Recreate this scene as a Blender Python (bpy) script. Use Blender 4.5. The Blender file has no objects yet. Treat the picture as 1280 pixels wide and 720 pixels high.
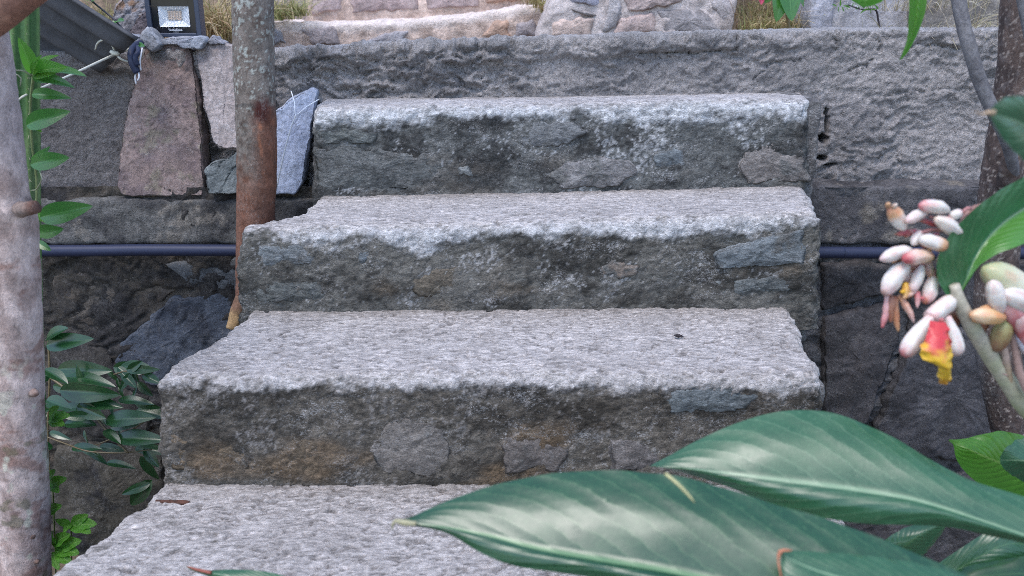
import bpy, math, random
import numpy as np
from mathutils import Matrix, Vector
random.seed(7)
rng = np.random.default_rng(7)
SC = bpy.context.scene
COL = SC.collection

# ------------------------------------------------------------------ camera, sky, sun, exposure
F, TH, CZ = 1100.0, 0.31, 1.1024            # focal length in photo pixels, pitch, eye height
cam_d = bpy.data.cameras.new('camera'); cam = bpy.data.objects.new('camera', cam_d); COL.objects.link(cam)
cam_d.sensor_width = 36; cam_d.lens = 36*F/1280; cam_d.clip_start = 0.02; cam_d.clip_end = 500
cam.location = (0, 0, CZ); cam.rotation_euler = (math.pi/2-TH, 0, 0)
cam_d.dof.use_dof = True; cam_d.dof.focus_distance = 1.75; cam_d.dof.aperture_fstop = 4.5
SC.camera = cam
SUN_EL, SUN_AZ = math.radians(66), math.radians(-148)      # azimuth from +Y towards +X
w = bpy.data.worlds.new('World'); SC.world = w; w.use_nodes = True
nt = w.node_tree; bg = nt.nodes['Background']
sky = nt.nodes.new('ShaderNodeTexSky'); sky.sky_type = 'NISHITA'; sky.sun_disc = False
sky.sun_elevation = SUN_EL; sky.sun_rotation = SUN_AZ
sky.air_density = 1.0; sky.dust_density = 1.2; sky.ozone_density = 1.0
nt.links.new(sky.outputs[0], bg.inputs[0]); bg.inputs[1].default_value = 0.15
sun_d = bpy.data.lights.new('sun', 'SUN'); sun = bpy.data.objects.new('sun', sun_d); COL.objects.link(sun)
sun_d.energy = .9; sun_d.angle = math.radians(24); sun_d.color = (1.0, .96, .93)
sun_dir = Vector((math.sin(SUN_AZ)*math.cos(SUN_EL), math.cos(SUN_AZ)*math.cos(SUN_EL), math.sin(SUN_EL)))
sun.rotation_euler = sun_dir.to_track_quat('Z', 'Y').to_euler()
vs = SC.view_settings; vs.view_transform = 'Standard'; vs.look = 'None'; vs.gamma = 1; vs.exposure = 1.38
try:
    SC.cycles.use_denoising = False; SC.cycles.filter_width = .9
except Exception: pass

# ------------------------------------------------------------------ pixel -> place helpers
cT, sT = math.cos(TH), math.sin(TH)
def ray(px, py):
    u, v = (px-640)/F, (360-py)/F
    return np.array([u, cT+v*sT, -sT+v*cT])
def P(px, py, Y):                            # point of the pixel's line of sight on the plane Y
    d = ray(px, py); return np.array([0, 0, CZ]) + d*(Y/d[1])
def PZ(px, py, z):                           # ... on the level z
    d = ray(px, py); return np.array([0, 0, CZ]) + d*((z-CZ)/d[2])
def proj(V):
    dz = V[:, 2]-CZ; zc = V[:, 1]*cT-dz*sT; yc = V[:, 1]*sT+dz*cT
    zc = np.maximum(zc, .05)
    return 640+F*V[:, 0]/zc, 360-F*yc/zc

# ------------------------------------------------------------------ noise
_a = np.array([[1,1,0],[-1,1,0],[1,-1,0],[-1,-1,0],[1,0,1],[-1,0,1],[1,0,-1],[-1,0,-1],[0,1,1],[0,-1,1],[0,1,-1],[0,-1,-1],[1,1,0],[-1,1,0],[0,-1,1],[0,-1,-1]], np.float32)
def _hash(x, y, z, s):
    with np.errstate(over='ignore'):
        h = x*np.uint32(374761393)+y*np.uint32(668265263)+z*np.uint32(2246822519)+np.uint32((s*3266489917) & 0xffffffff)
        h = (h ^ (h >> np.uint32(13)))*np.uint32(1274126177)
        return h ^ (h >> np.uint32(16))
def perlin(Q, seed=0):
    Q = np.asarray(Q, np.float32)+np.float32(517.3)
    fl = np.floor(Q); f = Q-fl; i = fl.astype(np.int64).astype(np.uint32)
    u = f*f*f*(f*(f*6-15)+10); out = np.zeros(len(Q), np.float32)
    for dx in (0, 1):
        for dy in (0, 1):
            for dz in (0, 1):
                g = _a[_hash(i[:,0]+np.uint32(dx), i[:,1]+np.uint32(dy), i[:,2]+np.uint32(dz), seed) & np.uint32(15)]
                d = g[:,0]*(f[:,0]-dx)+g[:,1]*(f[:,1]-dy)+g[:,2]*(f[:,2]-dz)
                out += (u[:,0] if dx else 1-u[:,0])*(u[:,1] if dy else 1-u[:,1])*(u[:,2] if dz else 1-u[:,2])*d
    return out
def fbm(Q, freq, octv=4, seed=0, gain=.5):
    fr = np.array(freq, np.float32) if np.ndim(freq) else np.float32(freq)
    a, o, t = 1., 0., 0.
    for k in range(octv):
        o = o+a*perlin(Q*fr*(2**k), seed+k*17); t += a; a *= gain
    return o/t*1.6
def ridged(Q, freq, octv=3, seed=0):
    fr = np.array(freq, np.float32) if np.ndim(freq) else np.float32(freq)
    a, o, t = 1., 0., 0.
    for k in range(octv):
        o = o+a*(1-2*np.abs(perlin(Q*fr*(2**k), seed+k*31))*1.3); t += a; a *= .5
    return o/t
def sstep(a, b, x):
    t = np.clip((x-a)/(b-a), 0, 1); return t*t*(3-2*t)
def mixc(a, b, m):
    a = np.asarray(a, float); b = np.asarray(b, float); m = np.asarray(m)[:, None]
    return a*(1-m)+b*m
def crv(pts, n):                             # Catmull-Rom through the points, n samples
    p = np.asarray(pts, float)
    if len(p) == 2: return p[0]+(p[1]-p[0])*np.linspace(0, 1, n)[:, None]
    q = np.vstack([2*p[0]-p[1], p, 2*p[-1]-p[-2]])
    L = np.r_[0, np.cumsum(np.linalg.norm(np.diff(p[:, :3], axis=0), axis=1)+1e-9)]; s = np.linspace(0, L[-1], n)
    k = np.clip(np.searchsorted(L, s, side='right')-1, 0, len(p)-2); t = ((s-L[k])/(L[k+1]-L[k]))[:, None]
    a, b, c, d = q[k], q[k+1], q[k+2], q[k+3]
    return .5*(2*b+(c-a)*t+(2*a-5*b+4*c-d)*t*t+(3*b-a-3*c+d)*t**3)

# ------------------------------------------------------------------ meshes and objects
WL = {}                                      # world location of each object's origin
def mesh_np(name, V, quads=None, tris=None, col=None, uv=None, smooth=True):
    V = np.asarray(V, np.float32); parts = []; starts = []; n = 0
    if quads is not None and len(quads):
        q = np.asarray(quads, np.int32); parts.append(q.ravel()); starts.append(np.arange(len(q))*4); n = len(q)*4
    if tris is not None and len(tris):
        t = np.asarray(tris, np.int32); parts.append(t.ravel()); starts.append(n+np.arange(len(t))*3)
    idx = np.concatenate(parts); st = np.concatenate(starts).astype(np.int32)
    me = bpy.data.meshes.new(name)
    me.vertices.add(len(V)); me.vertices.foreach_set('co', V.ravel())
    me.loops.add(len(idx)); me.loops.foreach_set('vertex_index', idx)
    me.polygons.add(len(st)); me.polygons.foreach_set('loop_start', st)
    me.polygons.foreach_set('use_smooth', np.full(len(st), smooth))
    if uv is not None:
        l = me.uv_layers.new(name='UVMap'); l.data.foreach_set('uv', np.asarray(uv, np.float32)[idx].ravel())
    me.update(calc_edges=True); me.validate()
    if col is not None:
        c = np.asarray(col, np.float32)
        if c.ndim == 1: c = np.tile(c, (len(V), 1))
        if c.shape[1] == 3: c = np.hstack([c, np.ones((len(c), 1), np.float32)])
        at = me.color_attributes.new('Col', 'FLOAT_COLOR', 'POINT'); at.data.foreach_set('color', c.ravel())
    return me
def tag(o, label=None, cat=None, group=None, kind=None):
    for k, v in (('label', label), ('category', cat), ('group', group), ('kind', kind)):
        if v: o[k] = v
    return o
def link(name, me, mat, origin, parent=None):
    o = bpy.data.objects.new(name, me); COL.objects.link(o)
    if me is not None and mat is not None and not me.materials: me.materials.append(mat)
    pl = np.zeros(3)
    if parent is not None:
        pl = WL[parent.name]; o.parent = parent
    o.location = Vector(np.asarray(origin, float)-pl); WL[o.name] = np.asarray(origin, float)
    return o
def build(name, V, mat, quads=None, tris=None, col=None, uv=None, parent=None, smooth=True, origin=None):
    V = np.asarray(V, float)
    if origin is None: origin = np.array([V[:,0].mean(), V[:,1].mean(), V[:,2].min()])
    me = mesh_np(name, V-origin, quads, tris, col, uv, smooth)
    return link(name, me, mat, origin, parent)
def thing(name, loc, label, cat, group=None):
    o = link(name, None, None, loc); return tag(o, label, cat, group)
def gridq(nu, nv, wrap=False, off=0):        # quads of an nu x nv lattice (v may wrap)
    i = np.arange(nu-1)[:, None]; j = np.arange(nv if wrap else nv-1)[None, :]; j2 = (j+1) % nv
    return np.stack([i*nv+j, i*nv+j2, (i+1)*nv+j2, (i+1)*nv+j], -1).reshape(-1, 4)+off

# ------------------------------------------------------------------ materials
def new_mat(name):
    m = bpy.data.materials.new(name); m.use_nodes = True; t = m.node_tree
    return m, t, t.nodes['Principled BSDF'], t.nodes['Material Output']
def nd(t, kind, **kw):
    n = t.nodes.new(kind)
    for k, v in kw.items():
        if k in n.inputs: n.inputs[k].default_value = v
        else: setattr(n, k, v)
    return n
def noise(t, scale, detail=6, rough=.6, vec=None, dist=0):
    n = nd(t, 'ShaderNodeTexNoise', Scale=scale, Detail=detail, Roughness=rough, Distortion=dist)
    if vec is not None: t.links.new(vec, n.inputs['Vector'])
    return n.outputs['Fac']
def mapr(t, src, a, b, c, d):
    n = nd(t, 'ShaderNodeMapRange'); t.links.new(src, n.inputs[0])
    for i, v in enumerate((a, b, c, d)): n.inputs[i+1].default_value = v
    return n.outputs[0]
def mixn(t, fac, A, B, blend='MIX'):
    n = t.nodes.new('ShaderNodeMix'); n.data_type = 'RGBA'; n.blend_type = blend
    for s, v in ((0, fac), (6, A), (7, B)):
        if hasattr(v, 'is_linked'): t.links.new(v, n.inputs[s])
        elif s == 0: n.inputs[0].default_value = v
        else: n.inputs[s].default_value = (*v, 1)
    return n.outputs[2]
def mth(t, op, a, b=0.):
    n = t.nodes.new('ShaderNodeMath'); n.operation = op
    for i, v in enumerate((a, b)):
        if hasattr(v, 'is_linked'): t.links.new(v, n.inputs[i])
        else: n.inputs[i].default_value = v
    return n.outputs[0]
def mat_stone(name, s1=90, s2=420, var=.5, fleck=.35, fleckc=(.55,.55,.56), dark=.3, bump=.9, dist=.006, stretch=(1,1,1), rough=.92, aniso=None):
    """weathered stone / mortar: vertex tint, mottling at two grain sizes, pale flecks, dark pits, relief"""
    m, t, b, out = new_mat(name)
    tc = t.nodes.new('ShaderNodeTexCoord'); mp = nd(t, 'ShaderNodeMapping'); mp.inputs['Scale'].default_value = stretch
    t.links.new(tc.outputs['Object'], mp.inputs[0]); v = mp.outputs[0]
    at = nd(t, 'ShaderNodeVertexColor', layer_name='Col')
    nA = noise(t, s1, 8, .65, v, .6); nB = noise(t, s2, 6, .7, v, .4); nC = noise(t, s2*.45, 7, .72, v, 1.2)
    k = mth(t, 'MULTIPLY', mapr(t, nA, .3, .7, 1-var, 1+var), mapr(t, nB, .3, .7, 1-var*.8, 1+var*.8))
    kc = t.nodes.new('ShaderNodeCombineColor'); [t.links.new(k, kc.inputs[i]) for i in range(3)]
    c = mixn(t, 1., at.outputs['Color'], kc.outputs[0], 'MULTIPLY')
    nD = noise(t, s1*.32, 5, .6, v, .8)
    fl = mth(t, 'MULTIPLY', mapr(t, mth(t, 'ADD', noise(t, s2*.85, 5, .75, v, 1.), mth(t, 'MULTIPLY', nD, .55)), 0.83, .92, 0, 1), mth(t, 'MULTIPLY', at.outputs['Alpha'], fleck))
    c = mixn(t, fl, c, fleckc)
    dk = mapr(t, nC, .43, .35, 0, dark)
    c = mixn(t, dk, c, (.03,.03,.03))
    t.links.new(c, b.inputs['Base Color']); b.inputs['Roughness'].default_value = rough
    b.inputs['Specular IOR Level'].default_value = .3
    h = mth(t, 'ADD', mth(t, 'MULTIPLY', nA, 1.0), mth(t, 'ADD', mth(t, 'MULTIPLY', nC, .8), mth(t, 'MULTIPLY', nB, .35)))
    bp = nd(t, 'ShaderNodeBump', Strength=bump, Distance=dist); t.links.new(h, bp.inputs['Height'])
    t.links.new(bp.outputs[0], b.inputs['Normal'])
    return m
def mat_plain(name, c, rough=.5, metal=0, spec=.5, bump=0, scale=200, var=.1):
    m, t, b, out = new_mat(name)
    tc = t.nodes.new('ShaderNodeTexCoord'); n = noise(t, scale, 5, .6, tc.outputs['Object'])
    k = mapr(t, n, .3, .7, 1-var, 1+var); kc = t.nodes.new('ShaderNodeCombineColor'); [t.links.new(k, kc.inputs[i]) for i in range(3)]
    t.links.new(mixn(t, 1., c, kc.outputs[0], 'MULTIPLY'), b.inputs['Base Color'])
    b.inputs['Roughness'].default_value = rough; b.inputs['Metallic'].default_value = metal; b.inputs['Specular IOR Level'].default_value = spec
    if bump:
        bp = nd(t, 'ShaderNodeBump', Strength=bump, Distance=.002); t.links.new(n, bp.inputs['Height']); t.links.new(bp.outputs[0], b.inputs['Normal'])
    return m
def mat_leaf(name, c1, c2, rib, rough=.32, trans=.3, stripes=0, bump=.3, coat=.0, trc=None, ribw=.03, side=True, lit_half=None):
    """leaf: UV u runs base to tip, v across; darker and lighter lamina, pale midrib, side veins"""
    m, t, b, out = new_mat(name)
    uvn = nd(t, 'ShaderNodeUVMap', uv_map='UVMap'); sx = t.nodes.new('ShaderNodeSeparateXYZ'); t.links.new(uvn.outputs[0], sx.inputs[0])
    u, v = sx.outputs[0], mth(t, 'ABSOLUTE', mth(t, 'SUBTRACT', sx.outputs[1], .5))
    tc = t.nodes.new('ShaderNodeTexCoord'); n = noise(t, 35, 6, .6, tc.outputs['Object']); n2 = noise(t, 260, 4, .6, tc.outputs['Object'])
    c = mixn(t, mapr(t, n, .3, .7, 0, 1), c1, c2)
    if lit_half: c = mixn(t, mapr(t, sx.outputs[1], .49, .51, 0, 1), c, lit_half)
    c = mixn(t, mapr(t, n2, .55, .75, 0, .25), c, rib)
    vein = None
    if stripes:
        s = mth(t, 'ADD', mth(t, 'MULTIPLY', mth(t, 'SUBTRACT', u, mth(t, 'MULTIPLY', v, .55 if side else 2.)), stripes), mth(t, 'MULTIPLY', n, .8))
        vein = mth(t, 'ABSOLUTE', mth(t, 'SINE', mth(t, 'MULTIPLY', s, math.pi)))
        c = mixn(t, mapr(t, vein, .25, 0, 0, .22), c, rib)
    c = mixn(t, mth(t, 'MULTIPLY', mapr(t, noise(t, 17, 3, .7, tc.outputs['Object'], .5), .685, .72, 0, .8), mapr(t, n2, .4, .6, .3, 1)), c, (.20,.11,.05))
    c = mixn(t, mapr(t, v, ribw, ribw*.35, 0, .85), c, rib)
    t.links.new(c, b.inputs['Base Color']); b.inputs['Specular IOR Level'].default_value = .5
    r = mapr(t, n, .25, .75, rough*.75, rough*1.25); t.links.new(r, b.inputs['Roughness'])
    b.inputs['Coat Weight'].default_value = coat; b.inputs['Coat Roughness'].default_value = .27
    h = mth(t, 'MULTIPLY', n, .18)
    if vein is not None: h = mth(t, 'ADD', h, mth(t, 'MULTIPLY', vein, .5))
    h = mth(t, 'ADD', h, mth(t, 'MULTIPLY', n2, .12))
    bp = nd(t, 'ShaderNodeBump', Strength=bump, Distance=.003); t.links.new(h, bp.inputs['Height']); t.links.new(bp.outputs[0], b.inputs['Normal'])
    tr = nd(t, 'ShaderNodeBsdfTranslucent'); tr.inputs[0].default_value = (*(trc or [min(1, x*2.6) for x in c2]), 1)
    mx = nd(t, 'ShaderNodeMixShader'); mx.inputs[0].default_value = trans
    t.links.new(b.outputs[0], mx.inputs[1]); t.links.new(tr.outputs[0], mx.inputs[2]); t.links.new(mx.outputs[0], out.inputs[0])
    return m
def mat_attr(name, rough=.6, sss=0, var=.2, scale=120, bump=.2, trans=0, spec=.4):
    m, t, b, out = new_mat(name)
    at = nd(t, 'ShaderNodeVertexColor', layer_name='Col'); tc = t.nodes.new('ShaderNodeTexCoord')
    n = noise(t, scale, 6, .65, tc.outputs['Object'])
    k = mapr(t, n, .3, .7, 1-var, 1+var); kc = t.nodes.new('ShaderNodeCombineColor'); [t.links.new(k, kc.inputs[i]) for i in range(3)]
    c = mixn(t, 1., at.outputs['Color'], kc.outputs[0], 'MULTIPLY')
    t.links.new(c, b.inputs['Base Color'])
    b.inputs['Roughness'].default_value = rough; b.inputs['Specular IOR Level'].default_value = spec
    if bump:
        bp = nd(t, 'ShaderNodeBump', Strength=bump, Distance=.002); t.links.new(n, bp.inputs['Height']); t.links.new(bp.outputs[0], b.inputs['Normal'])
    if sss:
        b.inputs['Subsurface Weight'].default_value = sss; b.inputs['Subsurface Radius'].default_value = (.01,.006,.004); b.inputs['Subsurface Scale'].default_value = .5
    if trans:
        tr = nd(t, 'ShaderNodeBsdfTranslucent'); t.links.new(c, tr.inputs[0]); mx = nd(t, 'ShaderNodeMixShader'); mx.inputs[0].default_value = trans
        t.links.new(b.outputs[0], mx.inputs[1]); t.links.new(tr.outputs[0], mx.inputs[2]); t.links.new(mx.outputs[0], out.inputs[0])
    return m
M = {}
M['step'] = mat_stone('weathered_mortar', 75, 380, .5, .55, (.58,.57,.58), .6, .9, .0055, (.6,1.9,1.15))
M['plaster'] = mat_stone('rough_plaster', 70, 300, .34, .35, (.55,.54,.56), .45, 1., .012)
M['wall'] = mat_stone('dark_wall_mortar', 55, 260, .45, .3, (.36,.34,.32), .4, 1., .008)
M['rock'] = mat_stone('rock', 60, 340, .35, .35, (.5,.48,.47), .3, .9, .006)
M['granite'] = mat_stone('granite', 120, 420, .28, .5, (.62,.63,.68), .25, .8, .004)
M['far'] = mat_stone('pale_masonry', 50, 240, .25, .35, (.80,.70,.62), .35, .9, .006)
M['soil'] = mat_stone('soil', 25, 160, .4, .2, (.4,.33,.25), .4, 1., .01)
M['bark'] = mat_stone('bark', 60, 260, .3, .35, (.5,.48,.46), .35, .7, .004, (1,1,.6))
M['pipe'] = mat_plain('pipe_plastic', (.022,.028,.06), .5, 0, .3, .1, 300, .15)
M['grass'] = mat_attr('dry_grass', .6, 0, .2, 200, 0, .25)
M['flower'] = mat_attr('flower', .38, .25, .06, 160, .15)
M['green'] = mat_attr('green_stem', .4, 0, .2, 150, .25)
M['attr'] = mat_attr('mixed_tint', .55, 0, .15, 200, .15)
M['ginger'] = mat_leaf('ginger_leaf', (.008,.048,.020), (.014,.068,.028), (.13,.24,.11), .34, .14, 17, .2, .4)
M['ginger_light'] = mat_leaf('ginger_leaf_light', (.018,.08,.036), (.032,.108,.05), (.20,.32,.19), .35, .18, 15, .2, .4)
M['bright'] = mat_leaf('bright_leaf', (.055,.17,.02), (.09,.25,.03), (.22,.36,.1), .34, .4, 14, .5)
M['vine'] = mat_leaf('vine_leaf', (.03,.12,.025), (.06,.19,.035), (.10,.24,.07), .24, .3, 0, .3, .4)
M['darkleaf'] = mat_leaf('dark_vine_leaf', (.008,.038,.014), (.02,.075,.022), (.035,.095,.032), .22, .25, 0, .3, .4)

# ------------------------------------------------------------------ rough shapes
def lattice(xs, ys, zs, faces='TFLR'):
    """surface lattice of a box open at the back and the bottom; x right, y away, z up"""
    nx, ny, nz = len(xs), len(ys), len(zs); K = []; Q = []; n = 0
    I, J, Z = np.arange(nx), np.arange(ny), np.arange(nz)
    def face(a, b, fn, flip):
        nonlocal n
        A, B = np.meshgrid(a, b, indexing='ij'); K.append(fn(A.ravel(), B.ravel())); q = gridq(len(a), len(b), False, n)
        Q.append(q[:, ::-1] if flip else q); n += A.size
    if 'T' in faces: face(I, J, lambda a, b: np.stack([a, b, a*0+nz-1], 1), True)
    if 'F' in faces: face(I, Z, lambda a, b: np.stack([a, a*0, b], 1), True)
    if 'L' in faces: face(J, Z, lambda a, b: np.stack([a*0, a, b], 1), False)
    if 'R' in faces: face(J, Z, lambda a, b: np.stack([a*0+nx-1, a, b], 1), True)
    if 'B' in faces: face(I, J, lambda a, b: np.stack([a, b, a*0], 1), False)
    K = np.concatenate(K); key = (K[:, 0]*ny+K[:, 1])*nz+K[:, 2]
    _, first, inv = np.unique(key, return_index=True, return_inverse=True)
    K = K[first]; q = inv.reshape(-1)[np.concatenate(Q)]
    return np.stack([xs[K[:, 0]], ys[K[:, 1]], zs[K[:, 2]]], 1), q[:, ::-1]
def rounded(p, dims, r, bottom=False):
    lo = np.array([r, r, r if bottom else -1e3]); hi = np.array([dims[0]-r, 1e3, dims[2]-r])
    inn = np.minimum(np.maximum(p, lo), hi); d = p-inn
    L = np.linalg.norm(d, axis=1, keepdims=True); n = d/np.maximum(L, 1e-9)
    return inn+n*r, n
def lin(a, b, h): return np.linspace(a, b, max(2, int(round(abs(b-a)/h))+1))

def slab(name, poly, mat, colfn, thick=.05, bev=.008, amp=.004, fr=22, h=.006, parent=None, seed=0, dome=0., jit=.004, back=(0, 1, 0), facet=0., fine=.35):
    """a stone: front outline from 3-D points, roughened face, broken edges, real thickness"""
    poly = np.asarray(poly, float); c = poly.mean(0)
    e = np.vstack([poly, poly[:1]]); L = np.r_[0, np.cumsum(np.linalg.norm(np.diff(e, axis=0), axis=1))]
    n = max(14, int(L[-1]/h)); s = np.linspace(0, L[-1], n, endpoint=False)
    o = np.stack([np.interp(s, L, e[:, k]) for k in range(3)], 1)
    o = .7*o+.15*(np.roll(o, 1, 0)+np.roll(o, -1, 0))
    bk = np.asarray(back, float); bk /= np.linalg.norm(bk)
    rad = np.linalg.norm(o-c, axis=1).mean(); nr = max(4, int(rad/h))
    out = (o-c)/np.linalg.norm(o-c, axis=1)[:, None]
    o = o+out*(fbm(o, 30, 3, seed+5)*jit)[:, None]
    rings, nrm, fac = [], [], []
    for t in np.linspace(.02, 1, nr):
        rings.append(c+(o-c)*t-out*bev*(t > .999)*.6-bk*dome*(1-t*t)); nrm.append(np.tile(-bk, (n, 1))); fac.append(np.full(n, 1.))
    for k, (a, d) in enumerate(((.25, .35), (0, 1.))):
        rings.append(o-out*bev*a+bk*bev*d); nrm.append(out*(.5+.5*k)-bk*(.5-.5*k)); fac.append(np.full(n, .8))
    ns = max(2, int(thick/(h*1.6)))
    for t in np.linspace(0, 1, ns+1)[1:]:
        rings.append(o-out*.004*t+bk*(bev+thick*t)); nrm.append(out); fac.append(np.full(n, .8))
    m = len(rings); V = np.concatenate(rings); N = np.concatenate(nrm); fc = np.concatenate(fac)
    d = fbm(V, fr, 4, seed)*amp+fbm(V, fr*6, 3, seed+9)*amp*fine
    if facet: d += (np.floor(fbm(V, fr*.35, 2, seed+3)*3)/3)*facet
    V = V+N*(d*fc)[:, None]
    q = gridq(m, n, True)
    V = np.vstack([V, V[:n].mean(0)[None], (V[-n:].mean(0))[None]]); ci, cb = m*n, m*n+1; j = np.arange(n)
    tr = np.concatenate([np.stack([np.full(n, ci), (j+1) % n, j], 1), np.stack([np.full(n, cb), (m-1)*n+j, (m-1)*n+(j+1) % n], 1)])
    # orient: front must face -back
    a, b_, d_ = V[q[n*2, 0]], V[q[n*2, 1]], V[q[n*2, 3]]
    if np.dot(np.cross(b_-a, d_-a), bk) > 0: q = q[:, ::-1]; tr = tr[:, ::-1]
    return build(name, V, mat, q, tr, colfn(V, seed), parent=parent)

def tube(pts, rad, nseg=10, step=.008, amp=0, fr=30, seed=0, cap=True, ribs=0, ribamp=0):
    """tapered tube through pts with radius rad per point: V, quads, tris, s (0..1), theta"""
    pr = crv(np.hstack([np.asarray(pts, float), np.asarray(rad, float)[:, None]]), max(3, int(np.linalg.norm(np.diff(np.asarray(pts, float), axis=0), axis=1).sum()/step)))
    C, R = pr[:, :3], np.maximum(pr[:, 3], 1e-4); T = np.gradient(C, axis=0); T /= np.linalg.norm(T, axis=1)[:, None]+1e-12
    up = np.array([0, -1., 0]) if abs(T[0, 1]) < .8 else np.array([1., 0, 0])
    A = np.cross(T, up); A /= np.linalg.norm(A, axis=1)[:, None]; B = np.cross(A, T)
    th = np.linspace(0, 2*np.pi, nseg, endpoint=False)
    rr = R[:, None]*(1+ribamp*np.cos(ribs*th)[None, :]) if ribs else R[:, None]*np.ones(nseg)
    D = A[:, None]*np.cos(th)[None, :, None]+B[:, None]*np.sin(th)[None, :, None]
    V = (C[:, None]+D*rr[..., None]).reshape(-1, 3); n = len(C)
    if amp: V = V+D.reshape(-1, 3)*(fbm(V, fr, 4, seed)*amp)[:, None]
    q = gridq(n, nseg, True)[:, ::-1]; tr = None
    s = np.repeat(np.linspace(0, 1, n), nseg); tt = np.tile(th, n)
    if cap:
        V = np.vstack([V, C[:1], C[-1:]]); j = np.arange(nseg); a, b = n*nseg, n*nseg+1
        tr = np.concatenate([np.stack([np.full(nseg, a), j, (j+1) % nseg], 1), np.stack([np.full(nseg, b), (n-1)*nseg+(j+1) % nseg, (n-1)*nseg+j], 1)])
        s = np.r_[s, 0, 1]; tt = np.r_[tt, 0, 0]
    return V, q, tr, s, tt
def ptube(name, pp, mat, col, parent=None, **kw):
    """pp: (px, py, Y, width_px)"""
    pts = [P(a, b, Y) for a, b, Y, wd in pp]; rad = [wd/2/F*np.hypot(Y, 0)*1.04 for a, b, Y, wd in pp]
    V, q, t, s, th = tube(pts, rad, **kw)
    c = col(V, s, th) if callable(col) else np.tile(np.array(col, float), (len(V), 1))
    return build(name, V, mat, q, t, c, parent=parent)
def onplane(pts, c, N, off=0):                # the line-of-sight points of a tilted plane, as (px, py, Y)
    N = np.asarray(N, float); N /= np.linalg.norm(N); e = np.array([0, 0, CZ]); o = []
    for p in pts:
        d = ray(p[0], p[1]); t = (N@(c-e)-off)/(N@d); o.append((p[0], p[1], t*d[1]))
    return o
def rails(name, up, mid, lo, mat, parent=None, n=48, m=8, ripple=0, rf=14, seed=0, bow=0., uflip=False):
    """leaf lofted between its two edges and its midrib, each a list of (px, py, Y); base first"""
    cv = [crv([P(*p) for p in r], n) for r in (up, mid, lo)]
    rows = []; S = np.linspace(-1, 1, 2*m+1)
    nrm = np.cross(np.gradient(cv[1], axis=0), cv[0]-cv[2]); nrm /= np.linalg.norm(nrm, axis=1)[:, None]+1e-9
    if nrm[n//2] @ np.array([0, -1, 1.]) < 0: nrm = -nrm
    u = np.linspace(0, 1, n)
    for s in S:
        e = cv[0] if s < 0 else cv[2]; a = abs(s)
        p = cv[1]+(e-cv[1])*a+nrm*(bow*math.sin(a*math.pi)*np.sin(u*math.pi))[:, None]
        if ripple: p = p+nrm*(ripple*a**1.5*np.sin((u-.3*a)*rf*2*math.pi+seed)*np.sin(u*math.pi))[:, None]+nrm*(fbm(p, 9, 2, seed)*ripple*2)[:, None]
        rows.append(p)
    V = np.stack(rows, 1).reshape(-1, 3)
    uv = np.stack([np.repeat(u, len(S)), np.tile((S+1)/2, n)], 1)
    return build(name, V, mat, gridq(n, len(S)), uv=uv, parent=parent)
LEAVES = {}
def leaf_mesh(key, wid, mat, fold=.25, bend=.15, n=14, m=4, shape=.8, wave=.0, seed=0):
    """unit leaf along +Y, upper side +Z"""
    if key in LEAVES: return LEAVES[key]
    u = np.linspace(0, 1, n); ww = wid*np.sin(np.pi*u**shape)**.68*(1-.25*u); ww[0] = .008; ww[-1] = .002
    S = np.linspace(-1, 1, 2*m+1); U, SS = np.meshgrid(u, S, indexing='ij')
    X = ww[:, None]*SS*math.cos(fold); Z = ww[:, None]*np.abs(SS)*math.sin(fold)-bend*U**2+wave*np.sin(U*17+seed)*np.abs(SS)
    V = np.stack([X, U, Z], -1).reshape(-1, 3)
    uv = np.stack([U.ravel(), (SS.ravel()+1)/2], 1)
    me = mesh_np('leaf_'+key, V, gridq(n, len(S))[:, ::-1], uv=uv); me.materials.append(mat); LEAVES[key] = me
    return me
def place_leaf(parent, me, b, t, roll=0., hint=(0, -1, .8), name='leaf', sub=True):
    B, T = P(*b), P(*t); d = T-B; L = np.linalg.norm(d); y = d/L
    z = np.array(hint, float); z -= y*(z@y); z /= np.linalg.norm(z); x = np.cross(y, z)
    c, s = math.cos(roll), math.sin(roll); x, z = x*c+z*s, z*c-x*s
    R = Matrix(((x[0], y[0], z[0]), (x[1], y[1], z[1]), (x[2], y[2], z[2])))
    o = bpy.data.objects.new(name, me); COL.objects.link(o); pl = np.zeros(3)
    if parent is not None: o.parent = parent; pl = WL[parent.name]
    o.matrix_basis = Matrix.Translation(Vector(B-pl)) @ R.to_4x4() @ Matrix.Scale(L, 4); WL[o.name] = B
    return o
def cat_tint(c, var=.25, tint2=None, f1=14, f2=70, alpha=.7, tint3=None, thr=.15):
    """per-vertex stone colour: two tones in patches plus grain"""
    c = np.array(c, float); t2 = np.array(tint2 if tint2 is not None else c*.6)
    def fn(V, seed):
        n = fbm(V, f1, 3, seed+40); g = fbm(V, f2, 3, seed+60)
        o = mixc(c, t2, sstep(-.1, .5, n+g*.4))
        if tint3 is not None: o = mixc(o, np.array(tint3), sstep(thr, thr+.3, fbm(V, f1*1.4, 3, seed+80)+g*.3))
        o = o*(1+var*g)[:, None]
        return np.hstack([np.clip(o, .01, .9), np.full((len(V), 1), alpha)])
    return fn

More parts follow.
